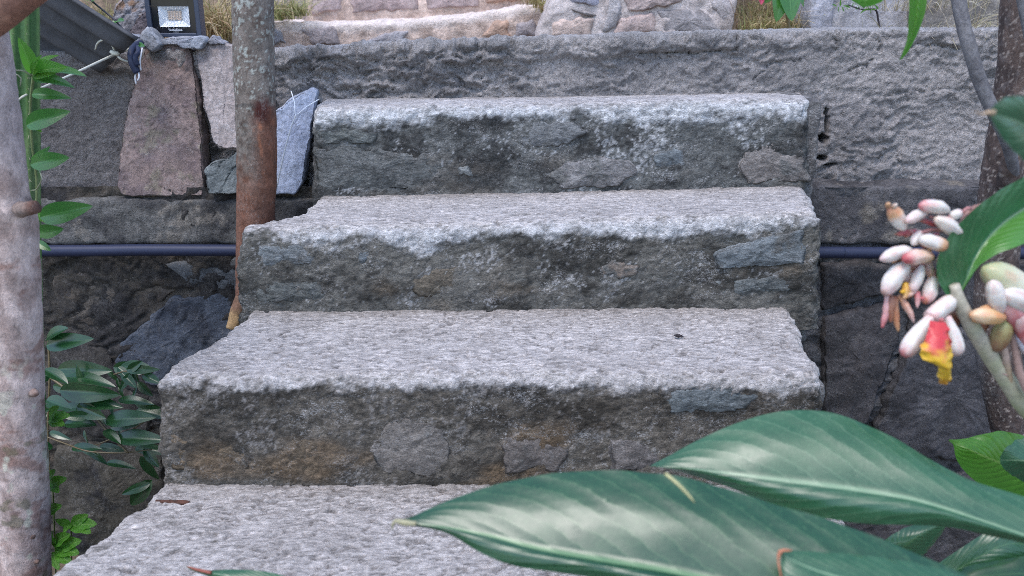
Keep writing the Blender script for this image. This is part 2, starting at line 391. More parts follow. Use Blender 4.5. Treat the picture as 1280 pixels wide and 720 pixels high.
# ------------------------------------------------------------------ ground and bank
def sheet(name, xs, ys, zf, mat, colfn, kind='structure', label=None):
    X, Y = np.meshgrid(xs, ys, indexing='ij'); V = np.stack([X.ravel(), Y.ravel(), np.zeros(X.size)], 1); V[:, 2] = zf(V)
    o = build(name, V, mat, gridq(len(xs), len(ys)), col=colfn(V, 3)); return tag(o, kind=kind, label=label)
gx = np.r_[-120, -40, -12, -6, lin(-3, 3, .06), 6, 12, 40, 120]
sheet('ground', gx, np.r_[-120, -40, -12, -5, lin(-2, 2.1, .06), 2.6], lambda V: -.35+.03*fbm(V, 2.5, 3, 4), M['soil'], cat_tint((.16,.12,.085), .3, (.08,.065,.05)))
YW, YU = 2.08, 2.17
tl = np.array([P(a, b, YU) for a, b in ((-700,66),(60,66),(345,63),(480,56),(620,50),(700,47),(900,41),(1060,36),(1200,36),(2000,36))])
zT = P(700, 47, 2.16)[2]                     # level of the terrace behind the wall
def bank_z(V):
    x, y = V[:, 0], V[:, 1]
    z = np.interp(x, tl[:, 0], tl[:, 2])-.03+.012*fbm(V, 6, 3, 9)
    up = np.clip(y-2.62, 0, 2.6)*.85
    inst = sstep(-.86, -.80, x)*(1-sstep(.72, .80, x)); up2 = np.clip(y-3.0, 0, 2.6)*.52-.12
    return z+np.where(y > 2.6, up*(1-inst)+np.maximum(up2, -.02)*inst, 0)*(1+.15*fbm(V, 2, 2, 8))
sheet('soil_bank', np.r_[-60, -15, -5, lin(-2.6, 2.6, .04), 5, 15, 60], np.r_[lin(2.2, 4, .035), lin(4.1, 5.6, .15), 8, 20, 60], bank_z, M['soil'],
      cat_tint((.22,.16,.11), .35, (.13,.10,.07), 9, 60, .9))

# ------------------------------------------------------------------ lower stone stairs
stairs = thing('stone_stairs', P(640, 480, 1.31)*np.array([1, 1, 0])+np.array([0, 0, -.3]), 'rough grey stone and mortar stairs with pale worn treads in the middle', 'stairs')
ST = []
def make_step(k, Yf, Yb, nose, back, left, right, H, h, crust, style, seed, rr=.022):
    """one step: its outline from the nosing line, the line at the tread's back and the two irregular side edges"""
    nz = np.array([P(a, b, Yf) for a, b in nose]); bz = np.array([P(a, b, Yb) for a, b in back])
    zm = (nz[:, 2].mean()+bz[:, 2].mean())/2
    def edge(pp):
        q = np.array([PZ(a, b, zm) for a, b in pp])
        for _ in range(4):
            ty_ = np.clip((q[:, 1]-Yf)/(Yb-Yf), 0, 1); z_ = nz[:, 2].mean()+(bz[:, 2].mean()-nz[:, 2].mean())*ty_**1.3
            q = np.array([PZ(a, b, z) for (a, b), z in zip(pp, z_)])
        return q[np.argsort(q[:, 1])]
    eL, eR = edge(left), edge(right)
    if k == 2:                                    # squared front left corner
        x0 = P(295, 289, Yf)[0]; eL = np.vstack([[x0, Yf, 0], [x0+.004, Yf+.035, 0], eL[(eL[:, 1] > Yf+.06) & (eL[:, 0] > x0+.012)]])
    W = 1.1; D = Yb-Yf; ix = lin(0, W, h); iy = np.r_[lin(0, .04, h*.8), lin(.04, D, h)[1:]]; iz = lin(0, H, h*.9)
    p, q = lattice(ix, iy, iz, 'TFLR'); p, n = rounded(p, (W, D, H), rr)
    y = Yf+p[:, 1]; XL = np.interp(y, eL[:, 1], eL[:, 0]); XR = np.interp(y, eR[:, 1], eR[:, 0])
    t = p[:, 0]/W; X = XL+t*(XR-XL)
    zf = np.interp(X, nz[:, 0], nz[:, 2]); zb = np.interp(X, bz[:, 0], bz[:, 2]); ty = np.clip(p[:, 1]/D, 0, 1)
    zt = zf+(zb-zf)*ty**1.3; d = H-p[:, 2]
    X = X+d*(2*t-1)*.09                                       # the sides batter outwards towards the foot
    V = np.stack([X, y, zt-d], 1)
    top = np.clip(n[:, 2], 0, 1); fr = np.clip(-n[:, 1], 0, 1); sd = np.abs(n[:, 0])
    V2 = V*np.array([1, 1, 1.0])
    # overhanging crust along the nosing, ragged below
    cr = crust(proj(V)[0]); rag = fbm(V2, (16, 16, 30), 4, seed)*style.get('rag', .03)+fbm(V2, 80, 4, seed+4, .7)*.017
    mk = sstep(-.010, .012, cr+rag-d)                         # 1 on tread and crust, 0 on the bare riser
    lump = fbm(V2, 26, 4, seed+11); mid = fbm(V2, 75, 3, seed+21); fin = fbm(V2, 190, 3, seed+31)
    disp = top*(.0028*lump+.0009*mid+.0007*fin-.004*sstep(.35, .6, fbm(V2, (45, 90, 45), 3, seed+71)))
    disp += fr*(.010*fbm(V2, 7, 3, seed+41)+.0045*lump*(.6+mk)+.0028*mid+.0022*fin+.002*mk*sstep(.0, .05, d+.02)*(1-.5*top))
    disp += sd*(.008*lump+.003*mid+.0015*fin)
    edge_n = (1-np.abs(top-.5)*2).clip(0, 1)*(fr+top > .6); disp -= edge_n*.0035*sstep(.1, .6, fbm(V2, 30, 3, seed+51))
    V = V+n*disp[:, None]
    flake = sstep(.34, .5, fbm(V2, (75, 190, 90), 2, seed+131)+.25*mid); pit = sstep(.42, .56, fbm(V2, (60, 75, 60), 2, seed+141)+.25*lump)
    V = V-n*((top*(pit*.0035+flake*.0012)))[:, None]
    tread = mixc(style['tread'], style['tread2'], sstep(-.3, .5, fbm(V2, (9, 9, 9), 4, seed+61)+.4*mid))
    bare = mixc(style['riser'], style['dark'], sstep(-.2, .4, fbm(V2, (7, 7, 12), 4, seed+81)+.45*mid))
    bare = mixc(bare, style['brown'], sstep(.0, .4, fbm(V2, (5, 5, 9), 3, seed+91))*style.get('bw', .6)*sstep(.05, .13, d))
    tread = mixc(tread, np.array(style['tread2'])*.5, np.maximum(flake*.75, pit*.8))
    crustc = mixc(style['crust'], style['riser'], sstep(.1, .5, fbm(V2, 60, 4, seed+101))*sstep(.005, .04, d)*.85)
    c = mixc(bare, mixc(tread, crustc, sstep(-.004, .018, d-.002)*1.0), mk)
    spots = sstep(.34, .5, fbm(V2, 130, 3, seed+111, .7)+.75*fbm(V2, 11, 3, seed+113)-.12)*(1-mk); c = mixc(c, style['crust'], spots*style.get('sp', .7))
    # browner tone towards the back of the tread, against the riser above
    back_tone = sstep(.72, 1.0, ty+.12*lump)*top*.55; c = mixc(c, (.20,.175,.155), back_tone)
    c = c*(1+.16*fin+.12*mid)[:, None]
    a = np.where(mk > .5, .30, .25+.75*sstep(-.2, .45, fbm(V2, 11, 3, seed+151)))
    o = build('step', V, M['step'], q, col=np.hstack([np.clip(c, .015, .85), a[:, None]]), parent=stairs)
    ST.append(o); return o
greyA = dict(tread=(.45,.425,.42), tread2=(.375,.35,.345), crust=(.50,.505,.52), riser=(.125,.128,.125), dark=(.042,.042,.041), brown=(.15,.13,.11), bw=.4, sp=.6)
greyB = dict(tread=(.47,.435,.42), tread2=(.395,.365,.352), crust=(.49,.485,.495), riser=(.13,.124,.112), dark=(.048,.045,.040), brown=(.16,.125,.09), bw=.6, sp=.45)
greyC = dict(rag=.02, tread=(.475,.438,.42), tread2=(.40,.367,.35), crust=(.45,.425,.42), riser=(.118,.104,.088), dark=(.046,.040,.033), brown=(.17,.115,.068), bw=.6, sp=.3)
Y1, T = 1.93, .31
YF = [Y1, Y1-T, Y1-2*T, Y1-3*T]
ip = lambda xs, ys: (lambda x: np.interp(x, xs, ys))
s1 = make_step(1, YF[0], 2.19, [(380,137),(392,135),(520,131),(700,129),(900,123),(1008,122),(1030,124)], [(380,122),(640,121),(1015,115)],
     [(388,142),(391,132),(398,122)], [(1008,136),(1010,126),(1004,115)], .235, .0040,
     ip([385,460,540,600,660,740,820,900,1010], [.03,.055,.03,.026,.034,.03,.05,.055,.045]), greyA, 101)
s2 = make_step(2, YF[1], YF[0]+.03, [(295,289),(303,288),(400,283),(600,279),(800,272),(1012,266),(1040,266)], [(370,243),(640,239),(1020,229)],
     [(287,292),(304,283),(342,271),(376,260),(388,247)], [(1013,268),(1014,258),(1006,245),(1004,232)], .235, .0036,
     ip([295,350,420,480,520,600,700,800,900,1012], [.012,.016,.034,.03,.055,.026,.022,.042,.038,.024]), greyB, 202)
s3 = make_step(3, YF[2], YF[1]+.03, [(185,471),(198,471),(400,469),(600,466),(800,466),(1028,471),(1050,472)], [(290,383),(640,381),(1030,377)],
     [(193,474),(196,468),(215,450),(235,440),(270,421),(288,408),(312,388)], [(1030,474),(1026,460),(1004,428),(1000,408),(985,382)], .24, .0032,
     ip([190,260,330,420,520,600,700,800,900,1028], [.014,.016,.016,.022,.028,.022,.036,.026,.03,.034]), greyC, 303, .02)
s4 = make_step(4, YF[3], YF[2]+.03, [(10,752),(400,750),(1000,752),(1200,752)], [(190,594),(640,596),(1050,594)],
     [(0,765),(20,746),(55,720),(110,681),(150,651),(178,631),(190,616),(206,596)], [(1090,770),(1075,720),(1055,650),(1036,598)], .24, .0032,
     lambda x: x*0+.02, greyC, 404, .02)
for i, (dx, nz) in enumerate(((0, .175), (-.07, -.01), (-.14, -.19))):     # the flight goes on down towards the viewer
    yf = YF[3]-T*(i+1); W_ = 1.1; p, q = lattice(lin(0, W_, .02), lin(0, T+.05, .02), lin(0, .22, .02), 'TFLR'); p, n = rounded(p, (W_, T, .22), .02)
    V = np.stack([p[:, 0]-.665+dx, yf+p[:, 1], nz-.22+p[:, 2]], 1); V += n*(.006*fbm(V, 20, 4, 70+i))[:, None]
    build('step', V, M['step'], q, col=cat_tint((.40,.38,.39), .2, (.3,.285,.29))(V, 5+i), parent=stairs)
# rendered edge of the flight on its right side
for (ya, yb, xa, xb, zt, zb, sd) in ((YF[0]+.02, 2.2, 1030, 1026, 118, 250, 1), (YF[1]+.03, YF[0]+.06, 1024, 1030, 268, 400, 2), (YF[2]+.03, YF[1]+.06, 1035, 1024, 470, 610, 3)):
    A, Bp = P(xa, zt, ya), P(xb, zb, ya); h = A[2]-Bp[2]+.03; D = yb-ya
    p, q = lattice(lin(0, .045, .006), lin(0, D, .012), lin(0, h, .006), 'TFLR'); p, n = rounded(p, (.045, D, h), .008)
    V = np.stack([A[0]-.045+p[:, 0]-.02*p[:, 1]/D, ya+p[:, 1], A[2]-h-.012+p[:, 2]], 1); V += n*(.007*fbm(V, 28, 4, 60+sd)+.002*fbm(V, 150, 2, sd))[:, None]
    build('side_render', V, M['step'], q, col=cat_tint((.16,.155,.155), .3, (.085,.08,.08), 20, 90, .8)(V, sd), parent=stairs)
# stones set in the risers
def inset(step, Y, pts, c, c2, seed, proud=.007, alpha=.8):
    poly = [P(a, b, Y-proud*.6+.004) for a, b in pts]; c = np.array(c)*.92; c2 = np.array(c2)*.5+np.array(c)*.5
    slab('stone', poly, M['step'], cat_tint(c, .28, c2, 16, 90, .45, (.12,.12,.117), .25), thick=.02, bev=.013, amp=.005, fr=26, h=.0045, parent=step, seed=seed, dome=.006, jit=.011, facet=.003)
blue, blu2 = (.175,.195,.21), (.11,.125,.135)
pink, pin2 = (.22,.195,.185), (.14,.125,.12)
grey, gre2 = (.165,.17,.168), (.09,.095,.095)
Y = YF[0]+.002
inset(s1, Y, [(392,186),(430,183),(500,188),(560,192),(556,222),(510,236),(440,240),(393,240)], (.125,.13,.128), (.07,.072,.072), 1)
inset(s1, Y, [(394,164),(440,160),(478,166),(470,180),(396,182)], (.14,.15,.145), gre2, 2)
inset(s1, Y, [(682,222),(700,204),(745,193),(790,200),(798,218),(770,234),(700,238)], (.235,.225,.225), (.17,.165,.165), 3, .011)
inset(s1, Y, [(635,165),(660,152),(720,150),(738,165),(715,182),(655,184)], (.21,.215,.22), gre2, 4)
inset(s1, Y, [(812,190),(835,180),(866,190),(870,208),(840,216),(816,210)], blue, blu2, 5)
inset(s1, Y, [(930,190),(960,180),(1000,176),(1016,228),(935,230),(925,212)], (.215,.195,.185), pin2, 6, .010)
inset(s1, Y, [(566,206),(590,204),(594,222),(570,224)], (.20,.21,.21), gre2, 61)
Y = YF[1]+.002
inset(s2, Y, [(312,306),(340,302),(376,303),(400,320),(396,330),(350,334),(313,335)], (.20,.215,.225), blu2, 7, .010)
inset(s2, Y, [(440,312),(462,306),(472,316),(455,332),(440,328)], blue, blu2, 8)
inset(s2, Y, [(890,318),(925,302),(1008,285),(1010,330),(950,333),(892,338)], (.185,.205,.22), (.13,.145,.155), 9, .012)
inset(s2, Y, [(890,352),(940,346),(1000,344),(998,364),(930,370),(893,368)], (.14,.15,.15), gre2, 10)
inset(s2, Y, [(735,338),(765,326),(805,330),(800,346),(750,352)], (.20,.165,.14), (.13,.11,.095), 11)
inset(s2, Y, [(316,352),(380,348),(440,356),(430,376),(317,378)], (.125,.13,.125), gre2, 12)
inset(s2, Y, [(500,340),(560,330),(600,345),(590,368),(520,372)], (.135,.115,.09), (.085,.072,.058), 62)
Y = YF[2]+.002
inset(s3, Y, [(206,541),(240,534),(300,538),(322,552),(316,588),(250,590),(207,588)], (.15,.112,.075), (.10,.078,.055), 13)
inset(s3, Y, [(455,560),(480,530),(515,520),(555,530),(570,565),(550,596),(480,597)], (.20,.18,.165), (.13,.115,.105), 14, .004)
inset(s3, Y, [(815,500),(850,484),(920,482),(955,495),(940,512),(860,520),(820,515)], (.165,.185,.195), blu2, 15, .010)
inset(s3, Y, [(330,560),(370,540),(420,545),(430,580),(390,594),(335,592)], (.13,.10,.07), (.09,.07,.05), 16)
inset(s3, Y, [(620,545),(680,535),(720,555),(700,590),(630,592)], (.155,.135,.125), (.10,.088,.08), 17, .004)
inset(s3, Y, [(760,550),(830,540),(860,560),(830,590),(765,590)], (.15,.135,.13), (.095,.085,.08), 18)

# ------------------------------------------------------------------ retaining wall
wall = thing('retaining_wall', (0, 2.15, -.35), 'grey retaining wall of dark stones below rough smeared plaster behind the stairs', 'wall')
def upper():
    xs = np.r_[lin(-2.8, -1.4, .03), lin(-1.4, 1.4, .0042)[1:], lin(1.4, 2.8, .03)[1:]]
    D, H = .14, .46; p, q = lattice(xs, lin(0, D, .007), lin(0, H, .0042), 'TF'); p2, n = rounded(p-np.array([-3, 0, 0]), (99, D, H), .012); p2[:, 0] -= 3
    zt = np.interp(p2[:, 0], tl[:, 0], tl[:, 2]); d = H-p2[:, 2]
    V = np.stack([p2[:, 0], YU+p2[:, 1], zt-d], 1); px, py = proj(V)
    fr = np.clip(-n[:, 1], 0, 1); top = np.clip(n[:, 2], 0, 1)
    wp = V+np.stack([fbm(V, 14, 3, 5), V[:, 0]*0, fbm(V, 14, 3, 6)], 1)*.022
    rg = ridged(wp, (13, 13, 34), 4, 21); lo = fbm(V, 5, 3, 22); md = fbm(wp, (34, 34, 70), 4, 23); fi = fbm(V, 150, 3, 24)
    rough = (.62+.6*sstep(1000, 500, px))*(.55+.75*sstep(-.35, .4, fbm(V, 3.5, 3, 77)))
    flat = sstep(420, 150, px)*.75
    fi2 = ridged(wp, (60, 60, 110), 3, 27)
    disp = fr*(.010*lo+(.009*np.maximum(rg-.05, 0)**1.4+.007*md+.0035*fi2)*rough*(1-flat)+.0024*fi)+top*(.004*md+.0015*fi)
    tq = fbm(wp, (17, 17, 36), 3, 28)*3.2; tf = np.floor(tq); terr = (tf+sstep(.38, .62, tq-tf))/3.2
    t2 = fbm(wp, (44, 44, 80), 3, 29)*2.6; f2 = np.floor(t2); ter2 = (f2+sstep(.4, .6, t2-f2))/2.6
    disp += fr*(1-flat)*rough*(.011*terr+.005*ter2)
    lip = sstep(.055, .035, d+.016*fbm(V*np.array([1, 0, 0]), 9, 3, 30)+.008*fbm(V, 40, 2, 31))*sstep(1200, 700, px)
    disp += fr*lip*.016
    crack = np.zeros(len(V))
    def cut(pts, wd=3., dep=.014):
        nonlocal crack
        for (ax, ay), (bx, by) in zip(pts[:-1], pts[1:]):
            vx, vy = bx-ax, by-ay; t = np.clip(((px-ax)*vx+(py-ay)*vy)/(vx*vx+vy*vy), 0, 1)
            dd = np.hypot(px-ax-t*vx+3*md, py-ay-t*vy+3*fbm(V, 60, 2, 33)); crack = np.maximum(crack, sstep(wd, wd*.3, dd)*dep)
    cut([(920,46),(921,62),(870,66),(800,66)], 2.2, .010); cut([(1045,40),(1044,60)], 2., .008); cut([(1138,57),(1170,55),(1200,60)], 2.4, .010); cut([(940,100),(965,78),(1000,75)], 1.8, .007)
    cut([(1100,68),(1102,52),(1095,48)], 1.8, .008); cut([(1060,88),(1085,82),(1100,62)], 1.8, .008); cut([(1100,120),(1180,110),(1230,112)], 1.6, .006)
    hole = np.zeros(len(V))
    for hx, hy, ha, hb in ((1029,174,6,6),(1027,198,7,3),(1033,150,2.4,17),(1028,226,6,2.2),(1037,206,9,1.6)):
        hole = np.maximum(hole, sstep(1.1, .6, np.hypot((px-hx)/ha, (py-hy)/hb)+.45*md))
    V = V+n*(disp-(crack+hole*.06)*fr)[:, None]
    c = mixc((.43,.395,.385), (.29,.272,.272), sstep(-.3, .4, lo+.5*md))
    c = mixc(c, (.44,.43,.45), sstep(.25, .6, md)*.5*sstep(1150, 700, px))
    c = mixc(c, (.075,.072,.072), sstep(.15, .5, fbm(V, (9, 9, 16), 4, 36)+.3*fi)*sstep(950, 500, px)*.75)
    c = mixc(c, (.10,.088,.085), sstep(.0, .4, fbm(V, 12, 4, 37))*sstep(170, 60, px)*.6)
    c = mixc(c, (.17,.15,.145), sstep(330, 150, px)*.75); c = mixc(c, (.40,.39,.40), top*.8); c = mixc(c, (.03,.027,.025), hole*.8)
    c = c*(1+.15*fi)[:, None]
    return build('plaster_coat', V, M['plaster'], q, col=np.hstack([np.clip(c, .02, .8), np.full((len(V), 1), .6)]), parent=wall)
upper()
# ledge courses on the lower wall
def course(px0, px1, pyt, pyb, seed, c1, c2, Yf=YW-.012, depth=.13):
    A, Bq = P(px0, pyt, Yf), P(px1, pyt, Yf); z0 = P(px0, pyb, Yf)[2]; W_ = Bq[0]-A[0]; H = A[2]-z0
    h = .0055 if W_ < 1.4 else .008
    p, q = lattice(lin(0, W_, h), lin(0, depth, .008), lin(0, H, h), 'TFLRB'); p, n = rounded(p, (W_, depth, H), .010, True)
    V = np.stack([A[0]+p[:, 0], Yf+p[:, 1], z0+p[:, 2]+(P(px1, pyt, Yf)[2]-A[2])*p[:, 0]/W_], 1)
    V += n*(.006*fbm(V, 9, 3, seed)+.004*fbm(V, 30, 4, seed+1)+.0015*fbm(V, 130, 2, seed+2))[:, None]
    build('ledge_course', V, M['wall'], q, col=cat_tint(c1, .3, c2, 8, 60, .7, (.19,.17,.15), .3)(V, seed), parent=wall)
course(-60, 420, 249, 306, 11, (.145,.14,.135), (.06,.058,.06))
course(980, 1300, 234, 306, 12, (.115,.11,.116), (.065,.062,.068), YW-.005)
course(-560, -64, 249, 306, 13, (.12,.115,.11), (.06,.058,.06))
course(1304, 1900, 234, 306, 14, (.125,.122,.127), (.07,.068,.073))
# rubble core with smeared mortar, and the big dark stones set in it
def core():
    xs = np.r_[lin(-2.8, -1.5, .04), lin(-1.5, 1.5, .0065)[1:], lin(1.5, 2.8, .04)[1:]]; zz = lin(-.5, .69, .0065)
    p, q = lattice(xs, np.array([0, .1]), zz, 'F'); V = p.copy(); V[:, 1] = YW+.012
    wp = V+np.stack([fbm(V, 10, 3, 45), V[:, 0]*0, fbm(V, 10, 3, 46)], 1)*.05
    rg = ridged(wp, (10, 10, 26), 4, 47); lo = fbm(V, 4, 3, 48); fi = fbm(V, 90, 3, 49)
    V[:, 1] -= .022*lo+.016*np.maximum(rg, -.2)+.002*fi
    c = mixc((.088,.075,.062), (.032,.03,.031), sstep(-.25, .35, lo+.4*fi)); c = mixc(c, (.15,.115,.085), sstep(.2, .6, fbm(V, (8, 8, 14), 4, 50))*.6)
    c = mixc(c, (.10,.10,.108), sstep(.1, .35, V[:, 0])); c = c*(1+.2*fi)[:, None]
    build('mortar_core', V, M['wall'], q, col=np.hstack([np.clip(c, .02, .5), np.full((len(V), 1), .6)]), parent=wall)
core()
def wstone(pts, c1, c2, seed, Yf=YW-.012, dome=.008, t3=None):
    slab('stone', [P(a, b, Yf) for a, b in pts], M['rock'], cat_tint(c1, .3, c2, 9, 70, .55, t3, .25), thick=.05, bev=.012, amp=.008, fr=12, h=.0075, parent=wall, seed=seed, dome=dome, jit=.010, facet=.008)
slate, sla2 = (.075,.088,.115), (.042,.048,.064)
wstone([(150,428),(190,395),(215,372),(285,366),(320,372),(310,420),(245,450),(205,482),(172,482),(140,455)], slate, sla2, 31, YW-.006, .002)
wstone([(205,330),(250,322),(310,322),(320,362),(290,366),(235,358)], (.12,.125,.135), (.065,.068,.075), 32, YW-.004)
wstone([(62,345),(120,330),(195,334),(225,360),(200,378),(140,410),(75,400)], (.115,.095,.078), (.06,.05,.045), 33, YW+.004, .002)
wstone([(60,420),(130,430),(150,470),(190,495),(185,540),(120,550),(60,520)], (.055,.05,.046), (.024,.023,.025), 34, YW-.005, .02)
wstone([(70,560),(130,556),(205,560),(210,640),(190,700),(90,690),(50,620)], (.062,.055,.044), (.022,.021,.022), 35, YW-.01, .02)
dk, dk2 = (.078,.072,.076), (.042,.04,.043)
wstone([(1028,330),(1080,326),(1118,334),(1120,362),(1080,378),(1030,388)], dk, dk2, 41, YW-.006)
wstone([(1030,398),(1080,386),(1122,378),(1128,428),(1108,470),(1085,528),(1034,560),(1028,470)], dk, dk2, 42)
wstone([(1134,432),(1175,405),(1240,420),(1290,440),(1290,560),(1200,580),(1110,566),(1095,535)], (.074,.072,.08), (.042,.041,.046), 43, YW-.018)
wstone([(1132,332),(1200,326),(1290,330),(1290,428),(1236,408),(1176,396),(1136,416)], (.09,.084,.088), dk2, 44)
wstone([(1030,580),(1090,560),(1200,592),(1290,575),(1290,720),(1150,730),(1030,720)], dk, dk2, 45)
wstone([(820,560),(1015,560),(1018,720),(820,720)], dk, dk2, 46)

# ------------------------------------------------------------------ upper steps and pale masonry behind the wall
up = thing('upper_stairs', (-.1, 2.9, zT), 'pale pinkish stone steps above and behind the grey wall', 'stairs')
def ustep(Yf, Yb, nose, seed, x0, x1):
    nz = np.array([P(a, b, Yf) for a, b in nose]); X0, X1 = P(x0, 20, Yf)[0], P(x1, 20, Yf)[0]; W_ = X1-X0; H = .2
    p, q = lattice(lin(0, W_, .007), lin(0, Yb-Yf, .012), lin(0, H, .006), 'TFLR'); p, n = rounded(p, (W_, Yb-Yf, H), .018)
    X = X0+p[:, 0]; V = np.stack([X, Yf+p[:, 1], np.interp(X, nz[:, 0], nz[:, 2])-H+p[:, 2]], 1); d = H-p[:, 2]
    lu = fbm(V, 22, 4, seed); V += n*(.006*lu+.003*fbm(V, 70, 3, seed+1)+.007*fbm(V, 7, 2, seed+2))[:, None]
    c = mixc((.60,.47,.405), (.42,.32,.27), sstep(-.2, .5, lu)); c = mixc(c, (.66,.57,.53), sstep(.035, .015, d+.01*lu))
    o = build('step', V, M['far'], q, col=np.hstack([c*(1+.15*fbm(V, 90, 2, 3))[:, None], np.full((len(V), 1), .7)]), parent=up); return o
u1 = ustep(2.75, 3.08, [(300,30),(340,29),(420,29),(520,25),(600,16),(690,3)], 61, 318, 700)
u2 = ustep(3.06, 3.4, [(300,-32),(700,-38)], 62, 318, 720)
u3 = ustep(3.38, 3.75, [(280,-95),(720,-105)], 63, 318, 735)
def ustone(st, Yf, pts, c, c2, seed):
    slab('stone', [P(a, b, Yf-.006) for a, b in pts], M['far'], cat_tint(c, .25, c2, 16, 80, .6), thick=.03, bev=.012, amp=.005, fr=24, h=.007, parent=st, seed=seed, dome=.006, jit=.010)
ustone(u1, 2.75, [(340,36),(352,34),(360,56),(340,58)], (.33,.33,.37), (.25,.25,.28), 1)
ustone(u1, 2.75, [(372,36),(420,31),(428,56),(392,58)], (.36,.31,.31), (.27,.23,.23), 2)
ustone(u1, 2.75, [(452,54),(480,40),(512,38),(505,56)], (.38,.36,.38), (.30,.28,.30), 3)
ustone(u1, 2.75, [(604,44),(620,24),(638,24),(640,48),(612,50)], (.50,.34,.26), (.40,.28,.22), 4)
ustone(u1, 2.75, [(642,30),(668,22),(674,46),(645,48)], (.36,.32,.33), (.28,.25,.26), 5)
ustone(u2, 3.06, [(385,-10),(428,-10),(430,14),(390,18)], (.46,.37,.36), (.36,.30,.29), 6)
ustone(u2, 3.06, [(436,-12),(520,-12),(524,12),(440,16)], (.40,.31,.30), (.30,.24,.235), 7)
ustone(u2, 3.06, [(530,-12),(596,-12),(600,8),(534,12)], (.44,.35,.34), (.34,.27,.26), 8)
ustone(u2, 3.06, [(604,-14),(680,-12),(672,-1),(606,4)], (.46,.30,.23), (.34,.23,.18), 9)
ustone(u2, 3.06, [(318,-10),(378,-10),(382,18),(320,20)], (.34,.29,.28), (.26,.22,.21), 10)
mas = thing('masonry_pier', P(800, 46, 2.5), 'pale rubble masonry pier with peach stones above the wall beside the upper steps', 'wall')
def pier(name, pts_top, x0, x1, Yf, dep, seed, parent, mat, c1, c2, slope=0):
    X0, X1 = P(x0, 46, Yf)[0], P(x1, 46, Yf)[0]; W_ = X1-X0; H = .62
    p, q = lattice(lin(0, W_, .008), lin(0, dep, .03), lin(0, H, .008), 'TFLR'); p, n = rounded(p, (W_, dep, H), .02)
    V = np.stack([X0+p[:, 0]+slope*np.clip(p[:, 2]-.12, 0, 1)*(1-p[:, 0]/W_), Yf+p[:, 1], zT-.12+p[:, 2]], 1)
    V += n*(.008*fbm(V, 9, 3, seed)+.007*fbm(V, 28, 4, seed+1)+.002*fbm(V, 110, 2, seed+2))[:, None]
    return build(name, V, mat, q, col=cat_tint(c1, .2, c2, 12, 70, .7)(V, seed), parent=parent)
pier('mortar_body', None, 672, 918, 2.5, .5, 71, mas, M['far'], (.58,.51,.49), (.43,.37,.35), .35)
def pstone(pts, c, c2, seed, f=0.):
    slab('stone', [P(a, b, 2.497) for a, b in pts], M['far'], cat_tint(np.array(c)*.7+np.array((.50,.46,.45))*.3, .22, np.array(c2)*.7+np.array((.40,.36,.355))*.3, 22, 90, .7), thick=.04, bev=.012, amp=.006, fr=20, h=.007, parent=mas, seed=seed, dome=.006, jit=.010, facet=f)
pstone([(692,28),(720,20),(744,23),(742,47),(700,49),(686,45)], (.56,.41,.34), (.47,.35,.30), 1)
pstone([(702,-20),(752,-22),(752,4),(744,11),(712,5)], (.40,.40,.52), (.30,.30,.40), 2)
pstone([(708,9),(738,14),(748,19),(742,22),(715,16)], (.16,.14,.14), (.10,.09,.09), 3)  # dark sliver standing in for the shadow under the violet stone above
pstone([(776,-18),(840,-20),(866,-8),(858,2),(800,16),(784,14)], (.48,.36,.33), (.38,.28,.26), 4, .006)
pstone([(774,22),(798,20),(818,14),(822,40),(780,46),(766,42)], (.50,.36,.32), (.40,.30,.28), 5)
pstone([(824,14),(850,10),(884,14),(902,38),(880,42),(826,40)], (.26,.24,.25), (.10,.095,.10), 6)
pstone([(884,-14),(914,-16),(916,24),(902,28),(886,8)], (.50,.45,.45), (.42,.37,.38), 7)
pstone([(764,-14),(772,-14),(780,18),(766,40),(752,40),(756,10)], (.44,.41,.42), (.34,.32,.33), 8)
pg = thing('grey_stone_block', P(1060, 46, 2.45), 'pale grey stone blocks on the wall right of the dry grass', 'stone wall')
def gblock(x0, x1, ytop, ybot, Yf, dep, seed, c1, c2):
    A, Bq = P(x0, ytop, Yf), P(x1, ybot, Yf); W_, H = Bq[0]-A[0], A[2]-Bq[2]
    p, q = lattice(lin(0, W_, .006), lin(0, dep, .02), lin(0, H, .006), 'TFLR'); p, n = rounded(p, (W_, dep, H), .012)
    V = np.stack([A[0]+p[:, 0], Yf+p[:, 1]+.03*p[:, 2]/H, Bq[2]+p[:, 2]], 1); V += n*(.007*fbm(V, 12, 3, seed)+.004*fbm(V, 40, 4, seed+1))[:, None]
    build('block', V, M['far'], q, col=cat_tint(c1, .2, c2, 14, 70, .6)(V, seed), parent=pg)
gblock(1020, 1041, -40, 48, 2.44, .3, 81, (.36,.36,.41), (.27,.27,.31))
gblock(1043, 1150, -40, 48, 2.46, .3, 82, (.33,.325,.35), (.23,.225,.24))
gblock(1154, 1330, -26, 52, 2.40, .3, 83, (.20,.185,.175), (.13,.12,.112))

